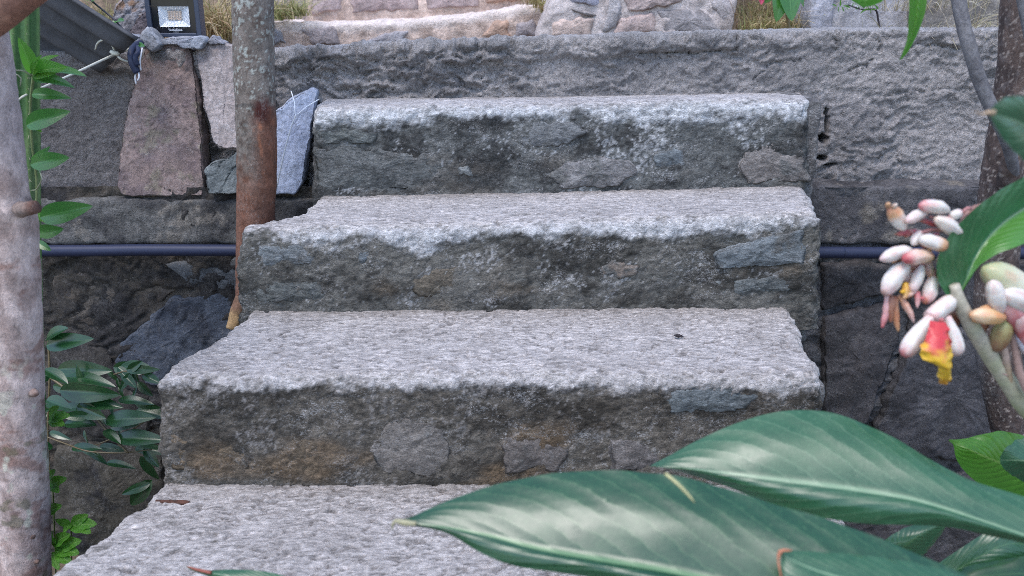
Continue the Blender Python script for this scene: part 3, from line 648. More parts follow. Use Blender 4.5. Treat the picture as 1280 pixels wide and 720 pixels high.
# ------------------------------------------------------------------ stones leaning on the ledge
def leaning(name, pts, label, c, c2, seed, thick, t3=None, mat='rock', amp=.005, alpha=.8, group=None, cat='stone', facet=.006, tilt=.10, Yb=2.07, fr=18):
    yb = max(p[1] for p in pts)
    poly = [P(a, b, Yb+tilt*(yb-b)/200) for a, b in pts]
    o = slab(name, poly, M[mat], cat_tint(c, .3, c2, 14, 80, alpha, t3, .2), thick=thick, bev=.009, amp=amp, fr=fr, h=.0045, seed=seed, jit=.005, facet=facet, fine=.5)
    return tag(o, label, cat, group)
leaning('brown_stone_slab', [(145,236),(150,246),(252,247),(255,235),(252,180),(247,120),(241,66),(234,52),(192,50),(180,60),(168,96),(155,140),(147,200)],
        'tall tapering brown stone slab standing on the ledge under the floodlight', (.25,.185,.17), (.16,.12,.12), 201, .055, (.21,.175,.14), 'rock', .005, .8)
leaning('pale_stone_slab', [(243,62),(262,53),(330,55),(334,186),(292,188),(272,187),(266,178),(255,130)],
        'pale pinkish grey stone slab between the brown slab and the slim trunk', (.36,.31,.30), (.26,.22,.215), 202, .06, None, 'granite', .005, .7, None, 'stone', .006, .10, 2.085)
leaning('small_grey_stone', [(254,214),(262,204),(278,199),(298,187),(336,182),(338,243),(300,244),(258,244)],
        'small grey-green wedge stone on the ledge at the foot of the slim trunk', (.17,.19,.195), (.11,.125,.13), 203, .05, None, 'rock', .004, .7, None, 'stone', .01, .12, 2.05)
leaning('blue_stone', [(308,205),(330,150),(352,132),(374,116),(391,110),(396,114),(393,138),(386,180),(378,232),(368,244),(312,244)],
        'blue-grey pointed stone right of the slim trunk with a white string over it', (.37,.41,.52), (.28,.315,.42), 204, .05, None, 'granite', .004, .6, None, 'stone', .004, .12, 2.06)
for (nm, pts, lab, c, c2, sd, Yb) in (
    ('stone_chip', [(134,50),(150,45),(186,44),(190,56),(180,61),(146,56)], 'flat bluish stone chip under the end of the grey roof sheet', (.30,.32,.38), (.20,.21,.25), 211, 2.17),
    ('stone_chip', [(176,58),(174,44),(183,34),(196,46),(202,56),(190,66)], 'upright pointed grey chip left of the top of the brown slab', (.30,.31,.34), (.19,.195,.215), 212, 2.13),
    ('stone_chip', [(196,50),(214,46),(240,46),(236,52),(218,56),(200,57)], 'thin grey chip directly under the floodlight', (.34,.35,.39), (.22,.225,.25), 213, 2.15),
    ('stone_chip', [(216,54),(236,47),(252,44),(258,52),(248,62),(226,61)], 'bluish grey chip at the right foot of the floodlight', (.32,.34,.39), (.20,.21,.25), 214, 2.12),
    ('stone_chip', [(256,52),(264,42),(276,50),(282,56),(262,58)], 'small pointed chip on top of the pale pinkish slab', (.27,.27,.30), (.18,.18,.2), 215, 2.14)):
    leaning(nm, pts, lab, c, c2, sd, .045, None, 'granite', .004, .6, 'loose stone chips along the wall top', 'stone', .005, .05, Yb)
leaning('boulder', [(140,44),(136,28),(146,8),(160,-14),(196,-16),(194,10),(176,30),(162,46)], 'rounded grey and brown boulder behind the roof sheet beside the floodlight', (.33,.32,.34), (.22,.21,.22), 221, .12, (.24,.15,.10), 'rock', .008, .6, None, 'stone', .01, .1, 2.34)
leaning('dark_boulder', [(158,42),(168,26),(182,12),(196,2),(206,10),(204,46),(176,50)], 'dark purplish boulder just left of the floodlight', (.135,.115,.125), (.085,.075,.085), 222, .10, None, 'rock', .007, .5, None, 'stone', .01, .1, 2.27)

# ------------------------------------------------------------------ floodlight
def bx(x0, x1, y0, y1, z0, z1):
    V = np.array([[x, y, z] for x in (x0, x1) for y in (y0, y1) for z in (z0, z1)]); q = np.array([[0,1,3,2],[4,6,7,5],[0,4,5,1],[2,3,7,6],[0,2,6,4],[1,5,7,3]])
    return V, q
def boxes(lst):
    V, Q, n = [], [], 0
    for b in lst:
        v, q = bx(*b); V.append(v); Q.append(q+n); n += 8
    return np.concatenate(V), np.concatenate(Q)
M['fl_body'] = mat_plain('lamp_housing', (.035,.045,.075), .42, 0, .5, .1, 300, .15)
M['fl_face'] = mat_plain('lamp_face', (.008,.009,.014), .2, 0, .5)
M['fl_refl'] = mat_plain('lamp_reflector', (.78,.79,.80), .35, 0, .4)
M['fl_led'] = mat_plain('led_yellow', (.78,.56,.40), .4)
M['fl_board'] = mat_plain('led_board', (.70,.60,.52), .5)
M['fl_mark'] = mat_plain('lamp_mark', (.5,.52,.56), .5)
m, t, b, out = new_mat('lamp_glass'); b.inputs['Base Color'].default_value = (.95,.97,1,1); b.inputs['Roughness'].default_value = .03; b.inputs['Transmission Weight'].default_value = 1; b.inputs['IOR'].default_value = 1.1; M['glass'] = m
FY = 2.19; f0 = P(217, 45, FY); fl = thing('floodlight', f0, 'small dark blue square LED floodlight standing on top of the brown slab stones', 'floodlight')
k = FY*.97/F
def fbox(name, bs, mat, parent=None):           # boxes in px about the face centre (217, 20): x right, z up, y metres forward(-)
    c0 = P(217, 20, FY); V, q = boxes([(c0[0]+a*k, c0[0]+b_*k, c0[1]+y0, c0[1]+y1, c0[2]+c*k, c0[2]+d*k) for a, b_, c, d, y0, y1 in bs])
    return build(name, V, mat, q, parent=parent or fl, smooth=False)
hs = fbox('housing', [(-33,-27,-25,25,-.006,.03), (27,33,-25,25,-.006,.03), (-27,27,-25,-20,-.006,.03), (-27,27,20,25,-.006,.03), (-27,27,-20,20,.016,.0295)], M['fl_body'])
bv = hs.modifiers.new('soft', 'BEVEL'); bv.width = .0018; bv.segments = 2
fbox('cooling_fin', [(-24+i*8,-22+i*8,-20,20,.031,.045) for i in range(7)], M['fl_body'])
fbox('face_panel', [(-26.8,-19,-19.8,19.8,.001,.004), (19,26.8,-19.8,19.8,.001,.004), (-18.9,18.9,-19.8,-13.2,.001,.004), (-18.9,18.9,11.5,19.8,.001,.004)], M['fl_face'])
c0 = P(217, 20, FY); rr = lambda a, c, y: [c0[0]+a*k, c0[1]+y, c0[2]+c*k]
o_, i_ = [(-18.8,11.3),(18.8,11.3),(18.8,-13),(-18.8,-13)], [(-9.5,6),(8,6),(8,-5),(-9.5,-5)]
V = np.array([rr(a, c, .002) for a, c in o_]+[rr(a, c, .014) for a, c in i_])
refl = build('reflector', V, M['fl_refl'], [[0,1,5,4],[1,2,6,5],[2,3,7,6],[3,0,4,7]], parent=fl, smooth=False)
fbox('led_board', [(-9.4,7.9,-4.9,5.9,.012,.0138)], M['fl_board'])
led = fbox('led', [(-8.2+3.3*i,-6.2+3.3*i,-3.9+2.6*j,-2.3+2.6*j,.0102,.0119) for i in range(5) for j in range(4)], M['fl_led']); led['kind'] = 'stuff'
fbox('front_glass', [(-19.5,19.5,-13.6,11.9,-.0012,.0006)], M['glass'])
mk_ = [(-7,9,-17.6,-16.9,-.0006,.0008), (-2.5,4.5,-19.2,-18.7,-.0006,.0008)]; x_ = -8.
for i in range(9): mk_.append((x_, x_+1.1, -16.6, -15.2+(.5 if i in (0, 5) else 0), -.0006, .0008)); mk_.append((x_, x_+1.6, -16.6+(i % 3)*.5, -16.2+(i % 3)*.5, -.0006, .0008)); x_ += 1.9
fbox('printed_mark', mk_, M['fl_mark'])
fbox('bracket', [(-30,-24,-29,-25.2,.008,.026), (24,30,-29,-25.2,.008,.026), (-30,30,-30.5,-29.1,.008,.026)], M['fl_body'])

# ------------------------------------------------------------------ roof sheet
def roof():
    # corrugated sheet seen from its low end; waves run up to the left and away
    A, Bq = P(170, 51, 1.99), P(90, 1, 1.99)             # bright near edge; the sheet falls away behind and below it
    d = (Bq-A)/np.linalg.norm(Bq-A)
    side = P(84, 66, 2.17)-P(125, 23, 1.99)
    n1, n2 = 120, 40; V = []
    s = np.linspace(0, 1., n2); a = np.linspace(0, 1.8, n1); L = 1.2
    nrm = np.cross(d, side); nrm /= np.linalg.norm(nrm)
    if nrm[2] < 0: nrm = -nrm
    Aa, Ss = np.meshgrid(a, s, indexing='ij')
    V = A+d*(Ss*L)[..., None]+side*(Aa)[..., None]+nrm*(.011*np.sin(Aa*np.linalg.norm(side)/.085*2*np.pi))[..., None]
    V = V.reshape(-1, 3); V2 = V+nrm*.007; q = gridq(n1, n2); N = len(V)
    e = []
    for i in range(n1-1): e += [[i*n2, (i+1)*n2, N+(i+1)*n2, N+i*n2], [i*n2+n2-1, N+i*n2+n2-1, N+(i+1)*n2+n2-1, (i+1)*n2+n2-1]]
    for j in range(n2-1): e += [[j, N+j, N+j+1, j+1], [(n1-1)*n2+j, (n1-1)*n2+j+1, N+(n1-1)*n2+j+1, N+(n1-1)*n2+j]]
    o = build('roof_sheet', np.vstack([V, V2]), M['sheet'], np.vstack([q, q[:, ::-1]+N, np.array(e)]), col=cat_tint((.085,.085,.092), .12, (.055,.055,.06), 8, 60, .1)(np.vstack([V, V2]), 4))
    tag(o, 'grey corrugated roof sheet sloping down over the wall top at the left', 'roof sheet')
M['sheet'] = mat_stone('fibre_cement', 40, 300, .15, .15, (.5,.5,.5), .2, .4, .003, rough=.8)
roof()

# ------------------------------------------------------------------ pipe
V, q, t_, s_, th_ = tube([P(-500,313,2.035), P(40,313.5,2.035), P(180,312.5,2.035), P(300,313,2.035), P(640,314,2.04), P(1022,315.5,2.035), P(1120,316,2.035), P(1800,317,2.035)], [.0142]*8, 16, .02)
tag(build('water_pipe', V, M['pipe'], q, t_), 'dark navy plastic water pipe running level along the wall and through behind the stairs', 'pipe')

# ------------------------------------------------------------------ slim trunk by the stairs
def slim_col(V, s, th):
    px, py = proj(V); lit = np.array([.20,.185,.17]); n = fbm(V, 40, 3, 5); g = fbm(V, 120, 3, 6)
    c = mixc((.165,.14,.122), (.10,.075,.062), sstep(-.2, .4, n)); c = mixc(c, (.34,.36,.33), sstep(.22, .4, g+.5*n)*sstep(210, 100, py)*.8)
    sc = sstep(0, 30, px-(303+.02*py)-8*n)*sstep(118, 150, py+10*n); sc = np.maximum(sc, sstep(185, 250, py+15*n)*.85)
    c = mixc(c, (.175,.07,.042), sc*.9); c = mixc(c, (.30,.115,.06), sstep(.1, .5, fbm(V, (70, 70, 22), 3, 8))*sc*sstep(235, 190, py)*sstep(140, 160, py))
    c = mixc(c, (.07,.02,.016), sstep(18, 6, np.hypot(px-328, (py-138)*.8)+6*n)); c = mixc(c, (.06,.055,.05), sstep(3, 1, np.abs(py-132-2*n))*sstep(330, 300, px)*.8)
    return np.hstack([c, np.full((len(V), 1), .5)])
st = thing('tree_trunk', P(296, 420, 1.93)*np.array([1, 1, 0])+np.array([0, 0, -.35]), 'slim grey tree trunk with a rust red scar rising beside the top steps', 'tree')
ptube('trunk', [(317,-260,1.98,48),(316,-40,1.95,47),(317,60,1.94,47),(320,150,1.93,47),(321,230,1.93,47),(318,310,1.93,44),(316,400,1.94,44),(314,520,1.95,46),(312,760,1.96,52)], M['bark'], slim_col, st, nseg=90, step=.003, amp=.0022, fr=26, seed=3)
ptube('cut_stub', [(303,372,1.90,18),(297,390,1.885,19),(290,412,1.87,16)], M['bark'], lambda V, s, th: np.hstack([mixc((.15,.085,.055), (.34,.22,.11), sstep(.35, .6, s+.1*fbm(V, 90, 2, 4))), np.full((len(V), 1), .4)]), st, nseg=14, step=.004, amp=.0015, fr=60)

# ------------------------------------------------------------------ pale trunk at the left edge
def pale_col(V, s, th):
    px, py = proj(V); n = fbm(V, (22, 22, 16), 4, 15); g = fbm(V, (60, 60, 40), 3, 16)
    c = mixc((.47,.375,.345), (.33,.245,.22), sstep(-.2, .4, n)); c = mixc(c, (.22,.125,.10), sstep(.15, .4, fbm(V, (16, 16, 26), 4, 17)+.2*g)*.75*sstep(200, 300, py))
    c = mixc(c, (.46,.44,.36), sstep(.28, .4, fbm(V, (26, 26, 20), 3, 18))*sstep(380, 560, py)*.9); c = mixc(c, (.13,.115,.07), sstep(.3, .45, fbm(V, (20, 20, 26), 3, 19))*sstep(400, 560, py)*.7)
    c = mixc(c, (.42,.36,.36), sstep(240, 180, py)*.6); c = mixc(c, (.10,.06,.045), sstep(8, 3, np.abs(py-252-5*n))*sstep(20, 38, px)*.7)
    for ly in (348, 500, 562, 600, 660): c = mixc(c, (.13,.085,.07), sstep(2.5, 1, np.abs(py-ly-5*n))*sstep(-.1, .3, g)*.6)
    return np.hstack([np.clip(c*(1+.12*g)[:, None], .03, .8), np.full((len(V), 1), .25)])
pt = thing('tree_trunk', P(30, 760, 1.32)*np.array([1, 1, 0])+np.array([0, 0, -.35]), 'pale pinkish tree trunk with peeling bark at the left edge, nearest the stairs', 'tree')
ptube('trunk', [(-40,-120,1.30,50),(-24,20,1.3,52),(-12,90,1.3,54),(-4,160,1.3,56),(5,240,1.3,58),(8,262,1.3,64),(14,300,1.3,62),(18,400,1.3,64),(22,500,1.3,64),(27,600,1.3,68),(31,720,1.3,68),(36,900,1.3,74),(40,1200,1.3,80)], M['bark'], pale_col, pt, nseg=110, step=.0028, amp=.003, fr=16, seed=5)
ptube('cut_stub', [(26,262,1.27,20),(34,261,1.255,17),(45,259,1.25,17)], M['bark'], lambda V, s, th: np.hstack([mixc((.24,.18,.155), (.12,.065,.05), sstep(.5, .95, s)), np.full((len(V), 1), .3)]), pt, nseg=14, step=.003, amp=.002, fr=80)
for (a, b_, wd) in ((44,490,13),(40,668,17),(46,700,10)):
    ptube('bark_knot', [(a-8,b_,1.29,wd),(a-1,b_+1,1.277,wd*.8),(a+2,b_+3,1.272,wd*.4)], M['bark'], lambda V, s, th: np.hstack([mixc((.33,.25,.22), (.16,.10,.08), sstep(.5, .95, s+.3*fbm(V, 90, 2, 3))), np.full((len(V), 1), .3)]), pt, nseg=12, step=.003, amp=.0016, fr=90)
o = ptube('log', [(-90,58,1.24,52),(-20,22,1.22,50),(26,-12,1.20,48),(90,-60,1.18,46)], M['bark'], lambda V, s, th: np.hstack([mixc((.36,.20,.145), (.26,.135,.10), sstep(-.2, .4, fbm(V, (14, 14, 40), 3, 6))), np.full((len(V), 1), .15)]), None, nseg=28, step=.008, amp=.0015, fr=20)
tag(o, 'peeled reddish wooden pole crossing the top left corner in front of the cactus', 'pole')

# ------------------------------------------------------------------ cactus
ca = thing('cactus', P(40, 640, 1.45)*np.array([1, 1, 0])+np.array([0, 0, -.35]), 'tall ribbed green columnar cactus behind the pale trunk', 'cactus')
cp = [(22,-160,1.46,38),(26,0,1.46,37),(27,60,1.46,37),(29,150,1.46,36),(31,250,1.46,34),(33,340,1.46,34),(37,450,1.46,34),(41,560,1.46,33),(44,660,1.46,33),(46,900,1.46,34)]
pts = [P(a, b, Y) for a, b, Y, wd in cp]; rad = [wd/2/F*Y for a, b, Y, wd in cp]
V, q, t_, s_, th_ = tube(pts, rad, 72, .012, .0008, 12, 4, True, 8, .13)
rib = np.cos(8*th_); ccol = mixc((.055,.135,.045), (.12,.22,.075), sstep(.2, 1, rib)); ccol = mixc(ccol, (.20,.24,.12), sstep(.3, .6, fbm(V, 14, 3, 2))*.4)
stm = build('stem', V, M['green'], q, t_, ccol, parent=ca)
SV, ST_ = [], []; C = crv(pts, 90); Rr = np.interp(np.linspace(0, 1, 90), np.linspace(0, 1, len(rad)), rad)
for i in range(3, 88):
    for kk in range(8):
        a = 2*np.pi*kk/8; D = np.array([math.cos(a), -math.sin(a), 0]) if True else 0
        if D[1] > .5: continue
        for _ in range(4):
            e = D+rng.normal(0, .45, 3); e /= np.linalg.norm(e); b0 = C[i]+D*Rr[i]*1.1+rng.normal(0, .0006, 3); L_ = rng.uniform(.005, .011); sdv = np.cross(e, [0, 0, 1.])*.00035
            n0 = len(SV); SV += [b0-sdv, b0+sdv, b0+e*L_]; ST_.append([n0, n0+1, n0+2])
o = build('spine', np.array(SV), M['attr'], None, ST_, np.array((.42,.38,.30)), parent=ca); o['kind'] = 'stuff'

# ------------------------------------------------------------------ climbing vine on the cactus
VL = [leaf_mesh('vine_a', .25, M['vine'], .35, .22, 18, 4, .85, .0, 1), leaf_mesh('vine_b', .22, M['vine'], .5, .32, 18, 4, .8, .0, 1), leaf_mesh('vine_c', .26, M['vine'], .25, .16, 18, 4, .95, .0, 1), leaf_mesh('bright_a', .26, M['bright'], .45, .25, 16, 4, .85, .0, 1)]
vi = thing('climbing_vine', P(46, 330, 1.40), 'bright green leafy vine climbing the cactus beside the pale trunk', 'vine')
ptube('stem', [(47,330,1.40,3),(44,290,1.40,3),(46,230,1.41,3),(40,180,1.41,3),(38,130,1.41,3),(42,92,1.41,4),(40,80,1.41,2.5)], M['green'], (.13,.17,.07), vi, nseg=8, step=.006)
for (b_, t, mi, ro) in (
    ((41,92,1.40), (28,50,1.38), 3, -.9), ((43,88,1.40), (66,64,1.40), 3, .6), ((44,92,1.39), (102,82,1.38), 0, .9), ((42,96,1.39), (88,101,1.39), 1, .3), ((42,90,1.40), (70,82,1.36), 3, -.2), ((41,94,1.39), (45,68,1.38), 3, .5), ((40,97,1.39), (66,103,1.41), 1, -.5),
    ((40,118,1.40), (80,117,1.39), 1, .1), ((33,157,1.39), (79,138,1.38), 0, -.15), ((34,152,1.40), (50,162,1.39), 3, .3), ((38,206,1.39), (81,196,1.38), 2, -.1), ((40,202,1.40), (60,186,1.40), 1, -.6),
    ((50,272,1.39), (107,258,1.38), 0, -.2), ((44,290,1.39), (74,288,1.37), 2, -.5), ((45,302,1.40), (62,312,1.39), 2, .2), ((46,268,1.40), (60,276,1.38), 3, .5)):
    place_leaf(vi, VL[mi], b_, t, ro, (0, -1, .45))
for pp in ([(20,88,1.36,1.6),(30,89,1.37,1.6),(40,95,1.39,2)], [(18,92,1.36,1.4),(26,97,1.36,1.5),(25,108,1.36,1.2)], [(45,205,1.40,1.5),(52,222,1.38,1.5),(46,236,1.39,1.3),(40,238,1.40,1)]):
    ptube('tendril', pp, M['green'], (.30,.31,.22), vi, nseg=7, step=.004)

# dark vine at the wall foot
dv = thing('leafy_vine', P(62, 640, 1.7), 'dark glossy leafy vine at the wall foot left of the third step', 'vine')
DL = [leaf_mesh('dark_a', .19, M['darkleaf'], .25, .22, 18, 4, .85), leaf_mesh('dark_b', .24, M['darkleaf'], .35, .12, 18, 4, .9), leaf_mesh('dark_c', .16, M['darkleaf'], .2, .28, 18, 4, .8)]
for pp in ([(60,470,1.66,3),(85,488,1.64,3.4),(110,510,1.62,3.4),(135,540,1.6,3.2),(160,566,1.58,3)], [(190,476,1.6,2),(176,466,1.6,2.2),(158,464,1.6,2.2),(142,468,1.61,2)], [(58,546,1.6,2),(80,554,1.6,2.2),(110,564,1.6,2.2),(150,566,1.59,2),(190,562,1.59,1.6)], [(120,556,1.62,2),(160,540,1.6,2),(190,520,1.6,2)], [(62,600,1.64,3),(60,540,1.66,3),(62,470,1.66,3),(60,420,1.67,3)]):
    ptube('stem', pp, M['green'], (.13,.10,.055), dv, nseg=7, step=.006)
for (b_, t, mi, ro) in (
    ((54,462,1.6), (84,476,1.57), 1, .6), ((60,476,1.62), (40,455,1.6), 1, -.4), ((72,462,1.66), (128,462,1.62), 0, -.2), ((82,472,1.64), (134,470,1.60), 2, .5), ((75,488,1.62), (138,494,1.58), 0, -.3), ((58,500,1.64), (86,509,1.6), 1, .1), ((62,512,1.65), (30,518,1.62), 2, 0),
    ((100,502,1.62), (146,504,1.59), 0, .2), ((96,508,1.62), (128,522,1.58), 1, -.2), ((80,530,1.62), (118,528,1.6), 1, .5), ((112,520,1.6), (77,520,1.58), 1, .2), ((132,526,1.6), (184,518,1.57), 0, .1), ((138,534,1.6), (166,532,1.58), 2, -.4), ((130,538,1.6), (150,552,1.57), 1, .5),
    ((146,548,1.59), (200,545,1.56), 0, .2), ((164,466,1.6), (150,488,1.58), 1, .4), ((160,464,1.6), (176,452,1.59), 1, -.4), ((152,466,1.6), (170,484,1.58), 1, .2), ((178,468,1.6), (200,478,1.58), 1, .1), ((158,462,1.6), (192,462,1.58), 2, -.3),
    ((180,560,1.6), (198,584,1.58), 1, 0), ((176,570,1.6), (196,604,1.6), 0, -.3), ((188,604,1.6), (150,618,1.58), 0, .2), ((190,600,1.6), (160,634,1.6), 1, .3), ((58,424,1.66), (80,408,1.63), 1, .3), ((58,432,1.66), (104,421,1.62), 0, -.1), ((62,540,1.64), (84,548,1.62), 2, 0), ((90,560,1.63), (118,556,1.6), 2, .3), ((66,560,1.64), (40,552,1.62), 1, 0), ((148,500,1.62), (186,498,1.6), 2, .4), ((108,488,1.63), (92,460,1.62), 2, .2)):
    place_leaf(dv, DL[mi], b_, t, ro)
rl = np.random.default_rng(21)
for i in range(34):
    x0, y0 = rl.uniform(64, 172), rl.uniform(458, 585); y0 = min(y0, 470+.9*(x0-50)+40); a_ = rl.uniform(-.5, 2.2); L_ = rl.uniform(22, 46); Y_ = 1.66+.08*rl.uniform(); place_leaf(dv, DL[i % 3], (x0, y0, Y_), (x0+L_*math.cos(a_), y0+.45*L_*math.sin(a_), Y_-.02), rl.uniform(-.6, .6))
hb = thing('herb', P(80, 700, 1.5), 'small bright herb with divided leaves at the bottom between trunk and stairs', 'plant')
HL = leaf_mesh('herb_a', .26, M['bright'], .2, .1, 12, 3, .9, .03, 8)
for pp in ([(88,720,1.5,2.4),(90,680,1.5,2.2),(88,655,1.49,1.8)], [(88,700,1.5,2),(76,690,1.49,1.8),(66,680,1.48,1.5)], [(70,720,1.5,2),(66,610,1.5,1.8),(62,590,1.5,1.5)]):
    ptube('stem', pp, M['green'], (.12,.17,.05), hb, nseg=7, step=.006)
for (b_, t, ro) in (((88,656,1.49),(118,654,1.47),.2), ((88,656,1.49),(70,650,1.47),0), ((89,655,1.49),(108,644,1.48),-.3), ((88,655,1.49),(112,664,1.46),.5), ((88,654,1.49),(80,664,1.46),.3), ((70,684,1.48),(98,676,1.46),0), ((68,682,1.48),(60,664,1.46),.2), ((70,686,1.48),(96,690,1.45),.4), ((66,680,1.48),(84,668,1.46),.1), ((70,690,1.47),(88,704,1.44),.3), ((66,690,1.47),(72,712,1.44),0),
    ((62,606,1.5),(80,598,1.48),0), ((62,604,1.5),(72,614,1.47),.3), ((60,600,1.5),(66,588,1.48),0), ((62,524,1.5),(84,518,1.48),.2), ((62,524,1.5),(78,530,1.47),.1), ((62,522,1.5),(70,508,1.48),0), ((60,640,1.49),(74,632,1.47),0)):
    place_leaf(hb, HL, b_, t, ro)

# ------------------------------------------------------------------ cords
def cord(name, pps, col, label, cat):
    r = thing(name, P(*pps[0][0][:3]), label, cat)
    for i, pp in enumerate(pps): ptube('strand', pp, M['attr'], col, r, nseg=7, step=.004)
cord('white_cord', [[(8,136,1.40,2.2),(24,124,1.42,2.4),(38,116,1.46,2.6),(90,93,1.75,2.8),(144,68,2.06,3),(172,58,2.12,3)], [(144,68,2.06,2.6),(140,56,2.05,2.6),(130,50,2.05,2.6),(122,54,2.06,2.4),(119,62,2.07,2)], [(144,66,2.06,2.8),(150,73,2.05,2.6),(160,77,2.06,2.6),(170,75,2.07,2.4)], [(138,64,2.05,4),(144,67,2.05,6),(149,66,2.05,4)]],
     (.56,.55,.47), 'white cord stretched from the cactus to the stones with a knotted loop', 'cord')
cord('string', [[(343,248,2.01,1.8),(352,205,2.01,1.8),(362,165,2.02,1.8),(370,143,2.025,1.8)], [(364,114,2.10,1.2),(368,128,2.05,1.3),(370,143,2.035,1.5),(384,133,2.06,1.2),(399,124,2.10,1.2)]], (.8,.8,.82), 'thin white string tied around the blue-grey pointed stone', 'string')
cb = thing('cable_end', P(170, 95, 2.04), 'black cable end with two bare white wires hanging left of the brown slab', 'cable')
ptube('sheath', [(176,54,2.12,8),(168,58,2.08,8),(164,66,2.05,8),(165,76,2.04,9),(169,86,2.04,9),(172,91,2.04,8)], M['pipe'], (.02,.02,.03), cb, nseg=10, step=.004)
ptube('sheath', [(170,56,2.1,5),(173,64,2.05,6),(169,72,2.035,6),(172,82,2.035,6)], M['pipe'], (.02,.02,.03), cb, nseg=10, step=.004)
for pp in ([(170,90,2.04,2),(169,97,2.04,2),(170,105,2.04,2)], [(173,90,2.04,2),(174,96,2.035,2),(172,101,2.035,2)], [(178,60,2.05,2),(175,76,2.04,2),(176,88,2.04,2)]): ptube('wire', pp, M['attr'], (.62,.62,.66), cb, nseg=7, step=.003)
tw = thing('twig', P(170, 58, 2.1), 'thin dark twig with tiny pale leaves crossing in front of the roof sheet', 'twig')
ptube('stem', [(104,-8,2.12,2),(118,4,2.11,2.2),(142,24,2.1,2.2),(158,42,2.1,2.2),(171,58,2.1,2)], M['attr'], (.055,.05,.06), tw, nseg=7, step=.005)
for b_, t in (((144,25,2.1),(138,36,2.08)), ((146,26,2.1),(153,24,2.08)), ((166,56,2.1),(160,58,2.08)), ((170,56,2.1),(179,56,2.08)), ((112,2,2.11),(100,-4,2.08)), ((114,2,2.11),(122,-6,2.08))): place_leaf(tw, VL[2], b_, t, 0)

# ------------------------------------------------------------------ dry grass
def grass(name, spots, n, col, label, hgt=(.05, .13), wd=.0012, seed=1, lean=(0, 0)):
    r = np.random.default_rng(seed); V, Q, Cc = [], [], []; nn = 0
    for i in range(n):
        px, py, Y, sx, sy = spots[r.integers(len(spots))]; b0 = P(px+r.normal(0, sx), py, Y+abs(r.normal(0, sy)))
        L = r.uniform(*hgt); a = r.uniform(0, 2*np.pi); k_ = r.uniform(.2, 1.1); d0 = np.array([math.cos(a)*k_*.4+lean[0], math.sin(a)*.4*k_-.15+lean[1], 1.]); d0 /= np.linalg.norm(d0)
        bend = np.array([math.cos(a), math.sin(a)-.4, 0])*k_*L*.7; T_ = np.linspace(0, 1, 6); pts = b0+d0*(L*T_)[:, None]+bend*(T_**2)[:, None]-np.array([0, 0, 1.])*(T_**2.5*L*r.uniform(.1, 1.))[:, None]
        sd_ = np.array([math.cos(a+1.57), math.sin(a+1.57)*.4, .25]); sd_ /= np.linalg.norm(sd_); w_ = wd*r.uniform(.6, 1.4)*(1-.75*T_)
        pr = np.stack([pts-sd_*w_[:, None], pts+sd_*w_[:, None]], 1).reshape(-1, 3); V.append(pr); Q.append(gridq(6, 2, False, nn)); nn += 12
        c = np.array(col[r.integers(len(col))])*r.uniform(.7, 1.25); Cc.append(np.tile(c, (12, 1)))
    o = build(name, np.concatenate(V), M['grass'], np.concatenate(Q), col=np.concatenate(Cc)); return tag(o, label, None, None, 'stuff')
straw = [(.46,.36,.20), (.40,.29,.15), (.52,.42,.27), (.30,.19,.10), (.34,.32,.13)]
green_ = [(.22,.26,.09), (.36,.33,.15), (.46,.38,.22), (.30,.28,.11)]
grass('dry_grass', [(262,52,2.42,14,.1), (282,50,2.45,12,.1), (270,44,2.6,20,.1), (268,46,2.5,16,.1)], 900, straw, 'tangled dry straw coloured grass between the floodlight and the slim trunk', (.06,.2), .0016, 1)
grass('dry_grass', [(110,30,2.7,22,.1), (140,28,2.7,20,.1), (350,24,2.70,14,.08), (368,20,2.72,10,.05), (338,26,2.7,10,.05)], 700, green_, 'yellow green grass behind the roof sheet and beside the upper steps', (.04,.11), .0014, 2)
grass('dry_grass', [(668,6,2.72,6,.03), (676,10,2.70,5,.03), (680,16,2.66,4,.02)], 160, straw+green_, 'small dry tuft where the upper steps meet the pale pier', (.03,.09), .0012, 3, (-.1, -.3))
grass('dry_grass', [(935,42,2.5,8,.1), (950,42,2.5,8,.1), (968,42,2.48,10,.1), (985,42,2.46,10,.1), (1005,42,2.5,10,.1), (945,20,2.7,14,.1), (990,16,2.7,18,.1)], 900, straw+green_, 'dry grass filling the gap between the pale pier and the grey blocks', (.03,.12), .0012, 4)
grass('dry_grass', [(1130,52,2.24,30,.04), (1165,54,2.23,22,.04), (1200,56,2.22,18,.04), (1215,40,2.3,16,.05), (1120,14,2.38,30,.02), (1190,10,2.36,30,.02)], 420, [(.42,.37,.28), (.36,.30,.22), (.30,.27,.15), (.5,.46,.36)], 'sparse dry grass blades on the wall top behind the right trunk', (.04,.13), .0011, 5, (.0, -.35))

